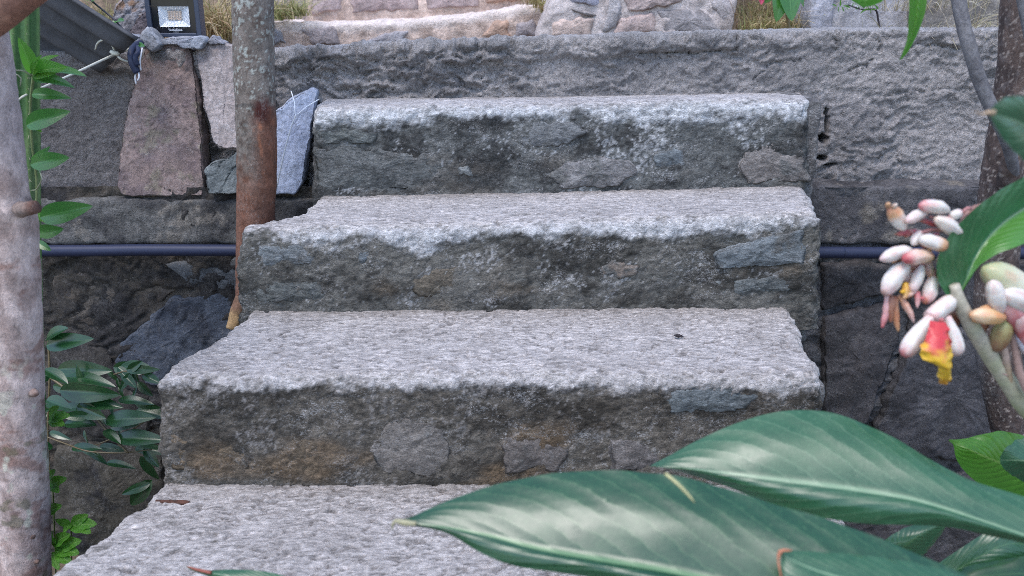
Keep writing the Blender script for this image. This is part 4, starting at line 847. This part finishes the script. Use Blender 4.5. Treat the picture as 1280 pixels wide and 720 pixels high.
# ------------------------------------------------------------------ trunks on the right
def brown_col(V, s, th):
    px, py = proj(V); n = fbm(V, (30, 30, 14), 4, 25); g = fbm(V, (90, 90, 60), 3, 26)
    c = mixc((.105,.075,.065), (.062,.045,.042), sstep(-.2, .4, n)); c = mixc(c, (.16,.14,.14), sstep(.2, .5, g)*.4)
    c = mixc(c, (.28,.235,.21), sstep(.42, .5, fbm(V, (150, 150, 190), 1, 27)*.75)); c = mixc(c, (.20,.18,.18), sstep(1236, 1222, px)*sstep(400, 430, py)*.8)
    return np.hstack([c, np.full((len(V), 1), .35)])
rt = thing('tree_trunk', P(1275, 760, 1.5)*np.array([1, 1, 0])+np.array([0, 0, -.35]), 'dark brown tree trunk with pale specks behind the white flower buds', 'tree')
ptube('trunk', [(1306,-200,1.5,78),(1294,-20,1.5,70),(1287,60,1.5,66),(1277,130,1.5,62),(1262,200,1.5,58),(1250,270,1.5,52),(1246,340,1.5,50),(1246,420,1.5,54),(1256,490,1.5,52),(1272,560,1.5,56),(1284,680,1.5,58),(1290,1000,1.5,64)], M['bark'], brown_col, rt, nseg=100, step=.003, amp=.0016, fr=24, seed=9)
ptube('cut_stub', [(1262,230,1.47,30),(1264,205,1.45,24),(1268,188,1.445,20),(1272,182,1.445,18)], M['bark'], brown_col, rt, nseg=18, step=.004, amp=.0022, fr=60)
bs = thing('branch', P(1262, 200, 1.42), 'thin smooth grey branch bending down in front of the dark brown trunk', 'branch')
grey_b = lambda V, s, th: np.hstack([mixc((.17,.165,.175), (.115,.11,.12), sstep(-.3, .4, fbm(V, 40, 3, 3))), np.full((len(V), 1), .3)])
ptube('stem', [(1192,-60,1.44,15),(1200,10,1.43,16),(1212,60,1.42,16),(1226,104,1.42,16),(1242,140,1.42,16),(1256,170,1.42,15),(1264,196,1.43,14),(1270,230,1.46,12)], M['bark'], grey_b, bs, nseg=18, step=.005, amp=.0006, fr=60)
ptube('side_stem', [(1268,-60,1.40,9),(1276,0,1.40,9),(1284,40,1.40,9),(1296,110,1.42,9)], M['bark'], grey_b, bs, nseg=12, step=.006)

# ------------------------------------------------------------------ shell ginger with flower buds
gp = thing('ginger_plant', P(1420, 900, .98)*np.array([1, 1, 0])+np.array([0, 0, -.35]), 'shell ginger with clusters of white and pink buds hanging at the right edge', 'plant')
def stem_col(a, b_): return lambda V, s, th: mixc(np.array(a), np.array(b_), sstep(.0, .5, s+.15*fbm(V, 50, 2, 3)))
ptube('stem', [(1193,356,.93,13),(1200,378,.93,17),(1216,410,.94,20),(1240,448,.95,22),(1272,496,.96,24),(1330,590,.98,28),(1420,900,.98,34)], M['green'], stem_col((.42,.38,.30), (.24,.30,.14)), gp, nseg=20, step=.005, amp=.0006, fr=40)
M['ginger_top'] = mat_leaf('ginger_leaf_upper', (.018,.085,.03), (.03,.125,.045), (.2,.3,.15), .3, .25, 18, .3, .25, ribw=.02, lit_half=(.07,.21,.03))  # light shining through the lower half is put in as a brighter green
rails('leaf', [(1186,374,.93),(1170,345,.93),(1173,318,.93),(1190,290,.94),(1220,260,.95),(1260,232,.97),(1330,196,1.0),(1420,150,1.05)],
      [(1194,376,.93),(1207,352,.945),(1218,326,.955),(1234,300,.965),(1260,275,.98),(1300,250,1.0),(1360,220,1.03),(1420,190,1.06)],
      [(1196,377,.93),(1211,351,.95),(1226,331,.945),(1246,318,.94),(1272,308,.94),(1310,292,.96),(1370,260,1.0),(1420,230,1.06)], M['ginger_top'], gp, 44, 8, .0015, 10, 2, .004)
rails('leaf', [(1340,160,.78),(1300,127,.75),(1275,120,.73),(1255,122,.72),(1243,130,.71),(1236,141,.71)],
      [(1340,190,.80),(1310,175,.77),(1285,160,.75),(1265,150,.73),(1250,145,.72),(1236,142,.71)],
      [(1340,225,.80),(1310,214,.77),(1285,204,.75),(1262,184,.73),(1246,162,.72),(1236,143,.71)], M['ginger_light'], gp, 40, 8, .001, 8, 4, .003)
ptube('leaf_tip', [(1242,140,.712,8),(1234,141,.71,5),(1226,143,.708,3),(1219,139,.706,1.2)], M['attr'], (.36,.26,.17), gp, nseg=8, step=.002, amp=.0006, fr=120)
# buds
def bud(parent, b_, t, wpx, cols, bend=(0, 0), name='bud', tip=.35, prof=None, amp=.0006, seed=0):
    B, T_ = P(*b_), P(*t); mid = (B+T_)/2+np.array([bend[0], 0, bend[1]]); n = 16
    u = np.linspace(0, 1, n); C = ((1-u)**2)[:, None]*B+(2*u*(1-u))[:, None]*mid+(u**2)[:, None]*T_
    pf = prof if prof is not None else [(0,.35),(.12,.72),(.35,.98),(.6,1),(.82,.8),(.95,.42),(1,.08)]
    r = np.interp(u, [a for a, _ in pf], [c for _, c in pf])*wpx/2/F*b_[2]
    V, q, tr, s, th = tube(C, r, 20, np.linalg.norm(np.diff(C, axis=0), axis=1).sum()/n, amp, 60, seed, True, 5, .05)
    ks = [a for a, _ in cols]; cc = np.array([c for _, c in cols]); g = fbm(V, 120, 3, seed+3)*.07
    c = np.stack([np.interp(np.clip(s+g, 0, 1), ks, cc[:, j]) for j in range(3)], 1)
    c = mixc(c, c*np.array((.95,.72,.70)), sstep(.1, .5, np.cos(5*th+seed)*.35+fbm(V, 70, 3, seed+8))*.8)
    return build(name, V, M['flower'], q, tr, c, parent=parent)
WH, PK, DP, TN, BR, YL = (.61,.565,.52), (.60,.43,.41), (.42,.11,.12), (.52,.30,.16), (.24,.11,.07), (.62,.38,.03)
k2 = 1/2.572
def q_(x, y, Y=.95): return (1030+x*k2, 220+y*k2, Y)
cl = ptube('flower_cluster', [(1262,246,1.05,7),(1238,254,1.02,6),(1216,261,.975,6),(1204,275,.955,7),(1196,296,.955,8),(1180,318,.95,8),(1172,345,.95,6)], M['green'], stem_col((.36,.15,.13), (.30,.16,.13)), gp, nseg=12, step=.004, amp=.0005, fr=80)
for i, (b_, t, wd, cols, bd) in enumerate((
    (q_(258,172), q_(212,98), 58, [(0,WH),(.5,WH),(.68,TN),(1,BR)], (0,0)),
    (q_(402,112), q_(305,96,.94), 48, [(0,WH),(.55,WH),(.85,PK),(1,DP)], (0,.004)),
    (q_(334,112), q_(264,148,.935), 44, [(0,DP),(.12,PK),(.5,WH),(1,PK)], (0,.002)),
    (q_(446,116), q_(402,130), 36, [(0,PK),(.3,WH),(1,WH)], (0,0)),
    (q_(446,196,.955), q_(356,136,.94), 58, [(0,WH),(.6,WH),(1,(.66,.58,.5))], (0,.003)),
    (q_(312,176), q_(284,222,.94), 38, [(0,PK),(.3,WH),(1,WH)], (0,0)),
    (q_(306,202,.935), q_(396,232,.935), 56, [(0,WH),(.5,WH),(.72,TN),(1,BR)], (0,.003)),
    (q_(284,238,.945), q_(180,270,.935), 50, [(0,WH),(.75,WH),(1,PK)], (0,.004)),
    (q_(350,262,.94), q_(252,268,.93), 60, [(0,TN),(.3,(.6,.42,.3)),(.7,(.64,.46,.4)),(.9,DP),(1,DP)], (0,.004)),
    (q_(272,284,.945), q_(196,386,.93), 72, [(0,WH),(.7,WH),(.92,PK),(1,BR)], (-.008,.004)),
    (q_(318,288,.945), q_(278,376,.935), 40, [(0,WH),(.5,WH),(.9,PK),(1,TN)], (0,0)),
    (q_(286,296,.955), q_(262,340,.95), 36, [(0,WH),(1,PK)], (0,0)),
    (q_(352,322,.95), q_(330,412,.935), 54, [(0,WH),(.5,WH),(.85,PK),(1,DP)], (0,0)),
    (q_(330,260,.955), q_(344,330,.95), 34, [(0,DP),(.4,PK),(1,TN)], (0,0)),
    (q_(392,226,.955), q_(372,300,.955), 40, [(0,TN),(.5,(.5,.3,.25)),(1,BR)], (0,0)))):
    bud(cl, b_, t, wd*k2*.9, cols, bd, seed=i, amp=.0012, prof=[(0,.3),(.1,.62),(.3,.9+.1*math.sin(i*2.1)),(.6,1),(.8+.06*math.sin(i*1.3),.84),(.94,.5),(1,.16)])
for i, (b_, t, wd, c0_, c1_, bd) in enumerate((((203,384),(186,488),24,PK,DP,(.004,0)), ((228,386),(240,500),26,BR,TN,(-.003,0)), ((240,384),(290,474),22,TN,PK,(.002,.003)), ((216,384),(214,470),30,BR,BR,(0,0)), ((262,344),(262,396),22,YL,TN,(0,0)), ((292,372),(254,392),20,PK,TN,(0,0)), ((300,372),(300,424),22,DP,PK,(0,0)), ((276,372),(246,372),16,YL,YL,(0,0)), ((328,404),(316,392),20,TN,DP,(0,0)), ((204,100),(208,88),20,BR,TN,(0,0)), ((222,102),(236,90),16,TN,WH,(0,0)))):
    bud(cl, q_(*b_, .938), q_(*t, .93), wd*k2, [(0,c0_),(1,c1_)], bd, 'withered_petal', seed=30+i, prof=[(0,.8),(.4,1),(.8,.7),(1,.25)], amp=.0014)
for a, b_ in (((380,175),(312,182)), ((380,175),(405,128)), ((340,258),(276,172)), ((345,250),(290,242)), ((330,290),(276,290)), ((352,300),(356,330)), ((392,160),(340,130)), ((470,104),(446,118))):
    ptube('stalk', [(*q_(*a)[:2],.953,5),(*q_((a[0]+b_[0])/2,(a[1]+b_[1])/2-6)[:2],.95,4.4),(*q_(*b_)[:2],.948,4)], M['green'], (.36,.16,.15), cl, nseg=8, step=.003)
rb = np.random.default_rng(5)
for i in range(16):                            # bracts, calyx husks and small unopened buds packed between
    cx, cy = 330+rb.normal(0, 38), 260+rb.normal(0, 62); a_ = rb.uniform(1.7, 3.6); L_ = rb.uniform(34, 62)
    c0_, c1_ = ((DP, BR), (TN, BR), (PK, WH), (BR, TN), (PK, DP))[i % 5]
    bud(cl, q_(cx, cy, .957), q_(cx+L_*math.cos(a_), cy+L_*math.sin(a_), .948), rb.uniform(20, 34)*k2, [(0,c0_),(.6,c0_),(1,c1_)], (0, .002), 'bract', seed=100+i, prof=[(0,.5),(.3,1),(.7,.8),(1,.2)], amp=.0018)
# the open flower
bud(cl, q_(424,392,.935), q_(340,456,.915), 58*k2, [(0,WH),(.75,WH),(1,PK)], (0,.002), 'flower_tube', seed=51, prof=[(0,.6),(.3,1),(.8,1),(1,.85)])
bud(cl, q_(338,440,.916), q_(388,466,.912), 26*k2, [(0,DP),(.5,(.6,.22,.2)),(1,DP)], (0,-.002), 'calyx_ring', seed=52)
bud(cl, q_(346,452,.915), q_(256,580,.90), 64*k2, [(0,PK),(.15,WH),(.72,WH),(.9,PK),(1,DP)], (-.004,-.002), 'petal', seed=53, prof=[(0,.5),(.4,.9),(.75,1),(.92,.75),(1,.3)])
bud(cl, q_(394,452,.92), q_(426,578,.905), 58*k2, [(0,PK),(.2,WH),(.8,WH),(1,PK)], (.004,-.002), 'petal', seed=54, prof=[(0,.45),(.4,.85),(.78,1),(.93,.75),(1,.3)])
def lip():
    n, m_ = 130, 15; u = np.linspace(0, 1, n); L_ = crv([P(*q_(x, y, Y)) for x, y, Y in ((342,468,.895),(330,515,.885),(306,558,.878),(326,594,.876),(364,612,.878),(366,650,.882),(374,668,.886))], n)
    R_ = crv([P(*q_(x, y, Y)) for x, y, Y in ((398,470,.895),(408,520,.888),(412,570,.882),(412,600,.88),(408,625,.882),(406,655,.884),(396,672,.886))], n); S = np.linspace(0, 1, m_)
    V = L_[:, None]*(1-S)[None, :, None]+R_[:, None]*S[None, :, None]; V[..., 1] += -.012*np.sin(S*np.pi)[None, :]*np.sin(u*np.pi)[:, None]
    V = V.reshape(-1, 3); e = np.abs(np.tile(S, n)-.5)*2; uu = np.repeat(u, m_); V += (np.stack([fbm(V, 160, 2, 5), fbm(V, 150, 2, 6)*1.6, fbm(V, 150, 2, 7)], 1)*.0022)*(e**2)[:, None]; V[:, 1] += .0015*np.sin(uu*48)*e**2
    c = mixc((.50,.045,.05), YL, sstep(.28, .55, uu+.12*e+.15*fbm(V, 110, 2, 4))); c = mixc(c, (.50,.16,.03), sstep(.8, .95, uu)*.6)
    build('lip', V, M['flower'], gridq(n, m_), col=c, parent=cl)
lip()
cr = ptube('flower_cluster', [(1262,480,.95,9),(1256,440,.94,9),(1246,410,.94,9),(1240,385,.94,8),(1240,360,.945,6)], M['green'], stem_col((.34,.26,.17), (.40,.30,.26)), gp, nseg=12, step=.004, amp=.0005, fr=80)
for i, (b_, t, wd, cols) in enumerate((((1290,372,.95),(1228,334,.945),40,[(0,WH),(.4,(.6,.58,.45)),(1,(.36,.38,.20))]), ((1250,392,.93),(1240,350,.925),24,[(0,PK),(.4,WH),(1,WH)]), ((1296,386,.935),(1252,366,.925),28,[(0,WH),(1,WH)]), ((1284,420,.94),(1254,372,.93),28,[(0,DP),(.5,DP),(1,PK)]), ((1290,440,.935),(1268,384,.928),22,[(0,PK),(.5,DP),(1,WH)]), ((1296,452,.94),(1272,410,.935),24,[(0,WH),(1,(.5,.5,.62))]), ((1256,398,.93),(1212,394,.92),22,[(0,TN),(.4,(.62,.36,.16)),(.8,(.66,.50,.34)),(1,TN)]), ((1238,384,.93),(1216,402,.92),16,[(0,TN),(1,(.5,.26,.10))]), ((1258,398,.935),(1244,440,.94),26,[(0,(.3,.3,.13)),(1,BR)]), ((1222,420,.955),(1232,382,.955),22,[(0,BR),(1,(.22,.11,.07))]), ((1180,388,.955),(1190,412,.955),28,[(0,BR),(1,BR)]))):
    bud(cr, b_, t, wd, cols, (0, .002), seed=70+i)
for pp in ([(1262,405,.94,8),(1268,430,.94,9),(1276,470,.94,10),(1290,500,.94,11)], [(1250,430,.945,7),(1256,446,.945,7),(1248,462,.945,5),(1262,470,.945,5)]): ptube('stalk', pp, M['green'], (.33,.22,.19), cr, nseg=10, step=.004)

# ------------------------------------------------------------------ broad leaves in front
bl = thing('broad_leaf_plant', P(1500, 1010, .56)*np.array([1, 1, 0])+np.array([0, 0, -.35]), 'big glossy dark green leaves reaching in over the lower step at the bottom right', 'plant')
cA, nA_ = P(492, 652, .77), (-.10, -.62, .78)
rails('leaf', onplane([(1420,830),(1320,775),(1230,730),(1150,694),(1060,658),(960,627),(870,600),(800,590),(740,588),(680,593),(620,606),(560,626),(512,647),(492,652)], cA, nA_, .006),
      onplane([(1420,870),(1300,850),(1200,815),(1100,782),(1000,752),(900,728),(830,714),(770,704),(710,694),(660,684),(610,670),(560,660),(516,654),(492,652)], cA, nA_, 0),
      onplane([(1420,900),(1300,890),(1180,865),(1080,835),(980,800),(880,764),(810,740),(750,724),(700,716),(650,709),(606,694),(560,667),(516,657),(492,652)], cA, nA_, .004), M['ginger'], bl, 90, 12, .0012, 11, 1, .009)
cB, nB_ = P(812, 583, .88), (-.13, -.62, .77)
rails('leaf', onplane([(1480,700),(1380,656),(1290,624),(1200,594),(1120,549),(1060,522),(1010,512),(960,517),(915,531),(870,551),(836,570),(812,583)], cB, nB_, .004),
      onplane([(1480,740),(1380,702),(1300,676),(1230,652),(1150,627),(1080,614),(1010,605),(960,599),(915,593),(875,588),(840,585),(812,583)], cB, nB_, 0),
      onplane([(1480,760),(1380,712),(1300,684),(1240,670),(1180,658),(1120,656),(1060,652),(1000,641),(950,624),(900,605),(850,590),(812,583)], cB, nB_, .012), M['ginger_light'], bl, 80, 10, .0009, 9, 3, .008)
cC = P(976, 690, onplane([(976, 690)], cA, nA_)[0][2]-.03); nC_ = (.05, -.62, .78)
rails('leaf', onplane([(1290,752),(1230,730),(1180,712),(1130,701),(1080,694),(1030,690),(990,688),(976,690)], cC, nC_, .002),
      onplane([(1290,790),(1230,772),(1180,756),(1130,742),(1080,730),(1030,716),(995,702),(977,692)], cC, nC_, 0),
      onplane([(1290,840),(1230,830),(1180,815),(1130,800),(1080,780),(1020,752),(982,722),(976,694)], cC, nC_, .004), M['ginger_light'], bl, 50, 8, .001, 8, 5, .004)
YC = cC[1]-.004
ptube('torn_edge', [(990,688,YC,2),(976,689,YC,5),(973,700,YC-.004,4),(975,714,YC-.01,3),(977,724,YC-.014,2)], M['attr'], (.34,.13,.07), bl, nseg=8, step=.003, amp=.0006, fr=150)
ptube('leaf_tip', [(520,655,.763,9),(506,653,.764,8),(496,651,.765,6),(491,655,.765,4),(490,662,.766,1.5)], M['attr'], (.30,.28,.17), bl, nseg=8, step=.002, amp=.0012, fr=120)
ptube('dry_strand', [(832,592,.70,5),(846,604,.69,4.5),(860,618,.684,4),(868,628,.682,2)], M['attr'], (.38,.36,.18), bl, nseg=8, step=.003)
for pp in ([(1500,1010,.56,30),(1470,920,.54,16),(1420,870,onplane([(1420,870)], cA, nA_)[0][2],8)], [(1500,1010,.56,30),(1540,860,.66,16),(1480,740,onplane([(1480,740)], cB, nB_)[0][2],8)]): ptube('stem', pp, M['green'], (.12,.2,.08), bl, nseg=10, step=.01)

# ------------------------------------------------------------------ leaves low on the right
lp = thing('leafy_plant', P(1330, 900, 1.25)*np.array([1, 1, 0])+np.array([0, 0, -.35]), 'low leafy plant under the large leaves at the lower right corner', 'plant')
M['lowleaf'] = mat_leaf('low_leaf', (.02,.075,.035), (.035,.105,.05), (.06,.14,.06), .3, .2, 14, .25, .4)  # blue-green of the low plant's leaves
rails('leaf', [(1330,640,1.2),(1290,640,1.2),(1250,620,1.2),(1215,598,1.19),(1196,575,1.18),(1192,556,1.18),(1187,552,1.18)],
      [(1330,620,1.18),(1300,600,1.18),(1265,585,1.18),(1230,570,1.17),(1208,560,1.17),(1195,554,1.18),(1187,551,1.18)],
      [(1330,580,1.2),(1300,556,1.2),(1270,542,1.2),(1240,541,1.19),(1216,547,1.19),(1198,549,1.185),(1187,550,1.18)], M['bright'], lp, 34, 7, .002, 5, 2, .004)
rails('leaf', [(1340,540,1.1),(1300,545,1.1),(1275,550,1.1),(1258,560,1.09),(1250,572,1.09)], [(1340,580,1.08),(1300,578,1.08),(1275,576,1.08),(1260,576,1.085),(1250,576,1.09)], [(1340,630,1.1),(1300,612,1.1),(1275,600,1.1),(1258,590,1.09),(1250,580,1.09)], M['ginger_light'], lp, 26, 6, .003, 6, 3, .002)
rails('leaf', [(1115,690,1.0),(1100,682,1.0),(1110,672,1.0),(1130,660,1.0),(1160,652,1.0),(1184,650,1.0)], [(1130,700,.99),(1124,690,.99),(1134,680,.985),(1150,668,.985),(1168,658,.99),(1184,651,1.0)], [(1150,720,1.0),(1150,700,1.0),(1158,690,1.0),(1168,678,1.0),(1178,665,1.0),(1185,652,1.0)], M['lowleaf'], lp, 24, 6, .0006, 6, 3, .003)
rails('leaf', [(1150,724,1.0),(1176,702,1.0),(1206,682,1.0),(1236,664,1.0),(1262,664,1.0),(1330,676,1.02)], [(1165,726,.985),(1196,712,.985),(1224,696,.985),(1252,682,.985),(1280,680,.99),(1330,690,1.02)], [(1185,730,.98),(1215,722,.98),(1240,712,.975),(1268,704,.975),(1290,700,.98),(1330,705,1.0)], M['lowleaf'], lp, 30, 6, .0008, 6, 3, .003)
rails('leaf', [(1180,722,.96),(1210,708,.96),(1250,700,.96),(1290,694,.96),(1340,690,.98)], [(1180,728,.95),(1212,722,.945),(1250,718,.945),(1290,716,.945),(1340,716,.96)], [(1180,735,.94),(1215,738,.93),(1250,744,.93),(1290,750,.93),(1340,760,.95)], M['darkleaf'], lp, 26, 6, .0006, 6, 4, .002)
rails('leaf', [(1350,690,1.25),(1300,640,1.24),(1262,620,1.24),(1230,612,1.23)], [(1350,710,1.23),(1300,672,1.22),(1260,645,1.22),(1228,620,1.23)], [(1350,730,1.25),(1300,710,1.24),(1250,676,1.24),(1226,630,1.23)], M['lowleaf'], lp, 24, 6, .0006, 6, 6, .003)
for pp in ([(1330,900,1.25,14),(1320,760,1.22,10),(1330,620,1.19,6)], [(1330,900,1.25,12),(1250,800,1.05,8),(1130,705,.99,5)], [(1330,900,1.25,12),(1345,720,1.02,7),(1330,690,1.02,5)], [(1330,900,1.25,10),(1350,740,.97,6),(1340,716,.96,4)], [(1330,900,1.25,10),(1352,640,1.1,6),(1340,580,1.08,5)], [(1330,900,1.25,10),(1360,720,1.24,6),(1350,710,1.23,4)]):
    ptube('stem', pp, M['green'], (.10,.15,.06), lp, nseg=8, step=.01)
tl_ = thing('narrow_leaf', P(260, 760, .9)*np.array([1, 1, 0])+np.array([0, 0, .37]), 'tip of a narrow green leaf with a reddish point poking up at the bottom edge', 'leaf')
rails('blade', [(420,740,.9),(340,716,.9),(290,712,.9),(262,713,.9),(238,709,.9),(231,707,.9)], [(420,756,.89),(340,730,.89),(290,721,.89),(262,716,.895),(238,711,.9),(231,707,.9)], [(420,776,.9),(340,750,.89),(290,732,.89),(262,721,.895),(238,712,.9),(231,707,.9)], M['ginger_light'], tl_, 30, 5, .0003, 5, 1, .001)
ptube('leaf_tip', [(264,716,.893,5),(246,712,.896,4),(234,708,.9,1.4)], M['attr'], (.22,.06,.04), tl_, nseg=8, step=.002)
ptube('stalk', [(420,756,.89,8),(470,830,.9,8),(480,1010,.86,9)], M['green'], (.12,.2,.08), tl_, nseg=8, step=.01)

# ------------------------------------------------------------------ plants at the top
fp = thing('flowering_plant', P(988, 40, 2.42), 'small plant with dark green drooping leaves and a pink flower in the dry grass', 'plant')
TL = leaf_mesh('top_a', .3, M['vine'], .2, .2, 14, 4, .8, .004, 9)
for b_, t, ro in (((980,-26,2.40),(975,24,2.36),.2), ((984,-28,2.40),(992,22,2.35),-.1), ((986,-24,2.42),(1010,4,2.4),.4), ((975,-24,2.42),(958,2,2.4),.2), ((988,-30,2.42),(1004,-14,2.4),0)): place_leaf(fp, TL, b_, t, ro)
ptube('stem', [(988,44,2.42,4),(984,20,2.42,4),(982,-10,2.41,4),(980,-30,2.4,4)], M['green'], (.20,.14,.07), fp, nseg=8, step=.006)
for a in range(5):
    th = a*1.2566+.3; place_leaf(fp, leaf_mesh('pink', .38, M.setdefault('pinkp', mat_leaf('pink_petal', (.55,.04,.10), (.65,.07,.14), (.7,.3,.35), .45, .3)), .15, .2, 10, 3, .7), (952,-6,2.38), (952+14*math.cos(th), -6+11*math.sin(th), 2.37), 0, name='petal')
ob = thing('overhanging_shrub', P(1120, -60, 1.15), 'bright green leaves hanging into the top edge above the plaster wall', 'shrub')
rails('leaf', [(1150,-60,1.15),(1138,-10,1.15),(1136,20,1.15),(1134,48,1.15),(1128,66,1.15),(1124,76,1.15)], [(1156,-60,1.14),(1148,-10,1.13),(1146,20,1.13),(1140,46,1.135),(1131,66,1.145),(1124,76,1.15)], [(1164,-60,1.15),(1160,-10,1.15),(1155,20,1.15),(1145,46,1.15),(1134,66,1.15),(1124,76,1.15)], M['bright'], ob, 26, 5, .0004, 5, 1, .001)
rails('leaf', [(1130,-60,1.1),(1112,-20,1.1),(1106,-2,1.1),(1094,6,1.1),(1080,9,1.1)], [(1115,-60,1.09),(1098,-30,1.09),(1090,-10,1.09),(1082,2,1.09),(1080,9,1.1)], [(1100,-60,1.1),(1074,-40,1.1),(1062,-15,1.1),(1064,0,1.1),(1078,9,1.1)], M['bright'], ob, 26, 5, .0008, 5, 1, .002)
ptube('stem', [(1080,-200,1.2,8),(1112,-120,1.15,7),(1130,-62,1.12,5),(1156,-62,1.14,4)], M['green'], (.15,.12,.08), ob, nseg=8, step=.01)
wd_ = thing('weed', P(1099, 34, 2.40), 'small feathery weed with a dark stem beside the grey stone blocks', 'plant')
ptube('stem', [(1101,42,2.40,2.4),(1098,26,2.40,2.4),(1094,12,2.39,2.2),(1078,12,2.38,1.6),(1060,6,2.37,1.4)], M['attr'], (.05,.04,.05), wd_, nseg=7, step=.004)
FL = leaf_mesh('feather', .12, M['bright'], .2, .2, 8, 2)
for i in range(26):
    u = i/25; x0 = 1098-52*u; place_leaf(wd_, FL, (x0, 12-4*u, 2.38), (x0+random.uniform(-9, 6), 12-4*u+random.uniform(-10, 7), 2.37), random.uniform(-1, 1))
pb = P(1080, 45, 2.30); slab_o = slab('bark_strip', [P(a, b_, 2.30) for a, b_ in ((1046,44),(1062,38),(1086,38),(1102,42),(1098,47),(1050,47))], M['bark'], cat_tint((.13,.10,.09), .3, (.08,.06,.055), 30, 90, .4), thick=.02, bev=.004, amp=.003, h=.005, seed=5)
tag(slab_o, 'dark curled strip of bark lying on the wall top beside the weed', 'bark')

# ------------------------------------------------------------------ litter on the treads
def litter(name, pp, col, label, cat, amp=.0008):
    o = ptube(name, pp, M['bark'], lambda V, s, th: np.hstack([mixc(col, np.array(col)*.5, sstep(-.1, .4, fbm(V, 120, 3, 2))), np.full((len(V), 1), .2)]), None, nseg=10, step=.003, amp=amp, fr=90); tag(o, label, cat)
def onz(px, py, z, wd, lift=.003): 
    q = PZ(px, py, z); return (px, py-0., q[1]-.0, wd)
z4 = P(640, 600, YF[2])[2]-.012; z3 = P(640, 386, YF[1])[2]-.003
litter('seed_pod', [onz(195,626,z4+.004,3),onz(204,627,z4+.005,5),onz(216,627.5,z4+.005,5),onz(228,628,z4+.006,7),onz(237,628,z4+.005,4)], (.10,.045,.032), 'reddish brown dry seed pod lying on the left of the lowest tread', 'seed pod')
litter('straw_piece', [onz(236,594.5,z4+.02,1.5),onz(248,594,z4+.02,2.2),onz(262,594.5,z4+.02,1.5)], (.40,.28,.21), 'short pale straw at the foot of the brown lower riser', 'straw', .0003)
litter('leaf_scrap', [onz(843,419,z3+.004,2),onz(849,420,z3+.006,5),onz(854,421,z3+.004,2)], (.06,.05,.055), 'tiny dark leaf scrap on the right of the middle tread', 'leaf', .001)
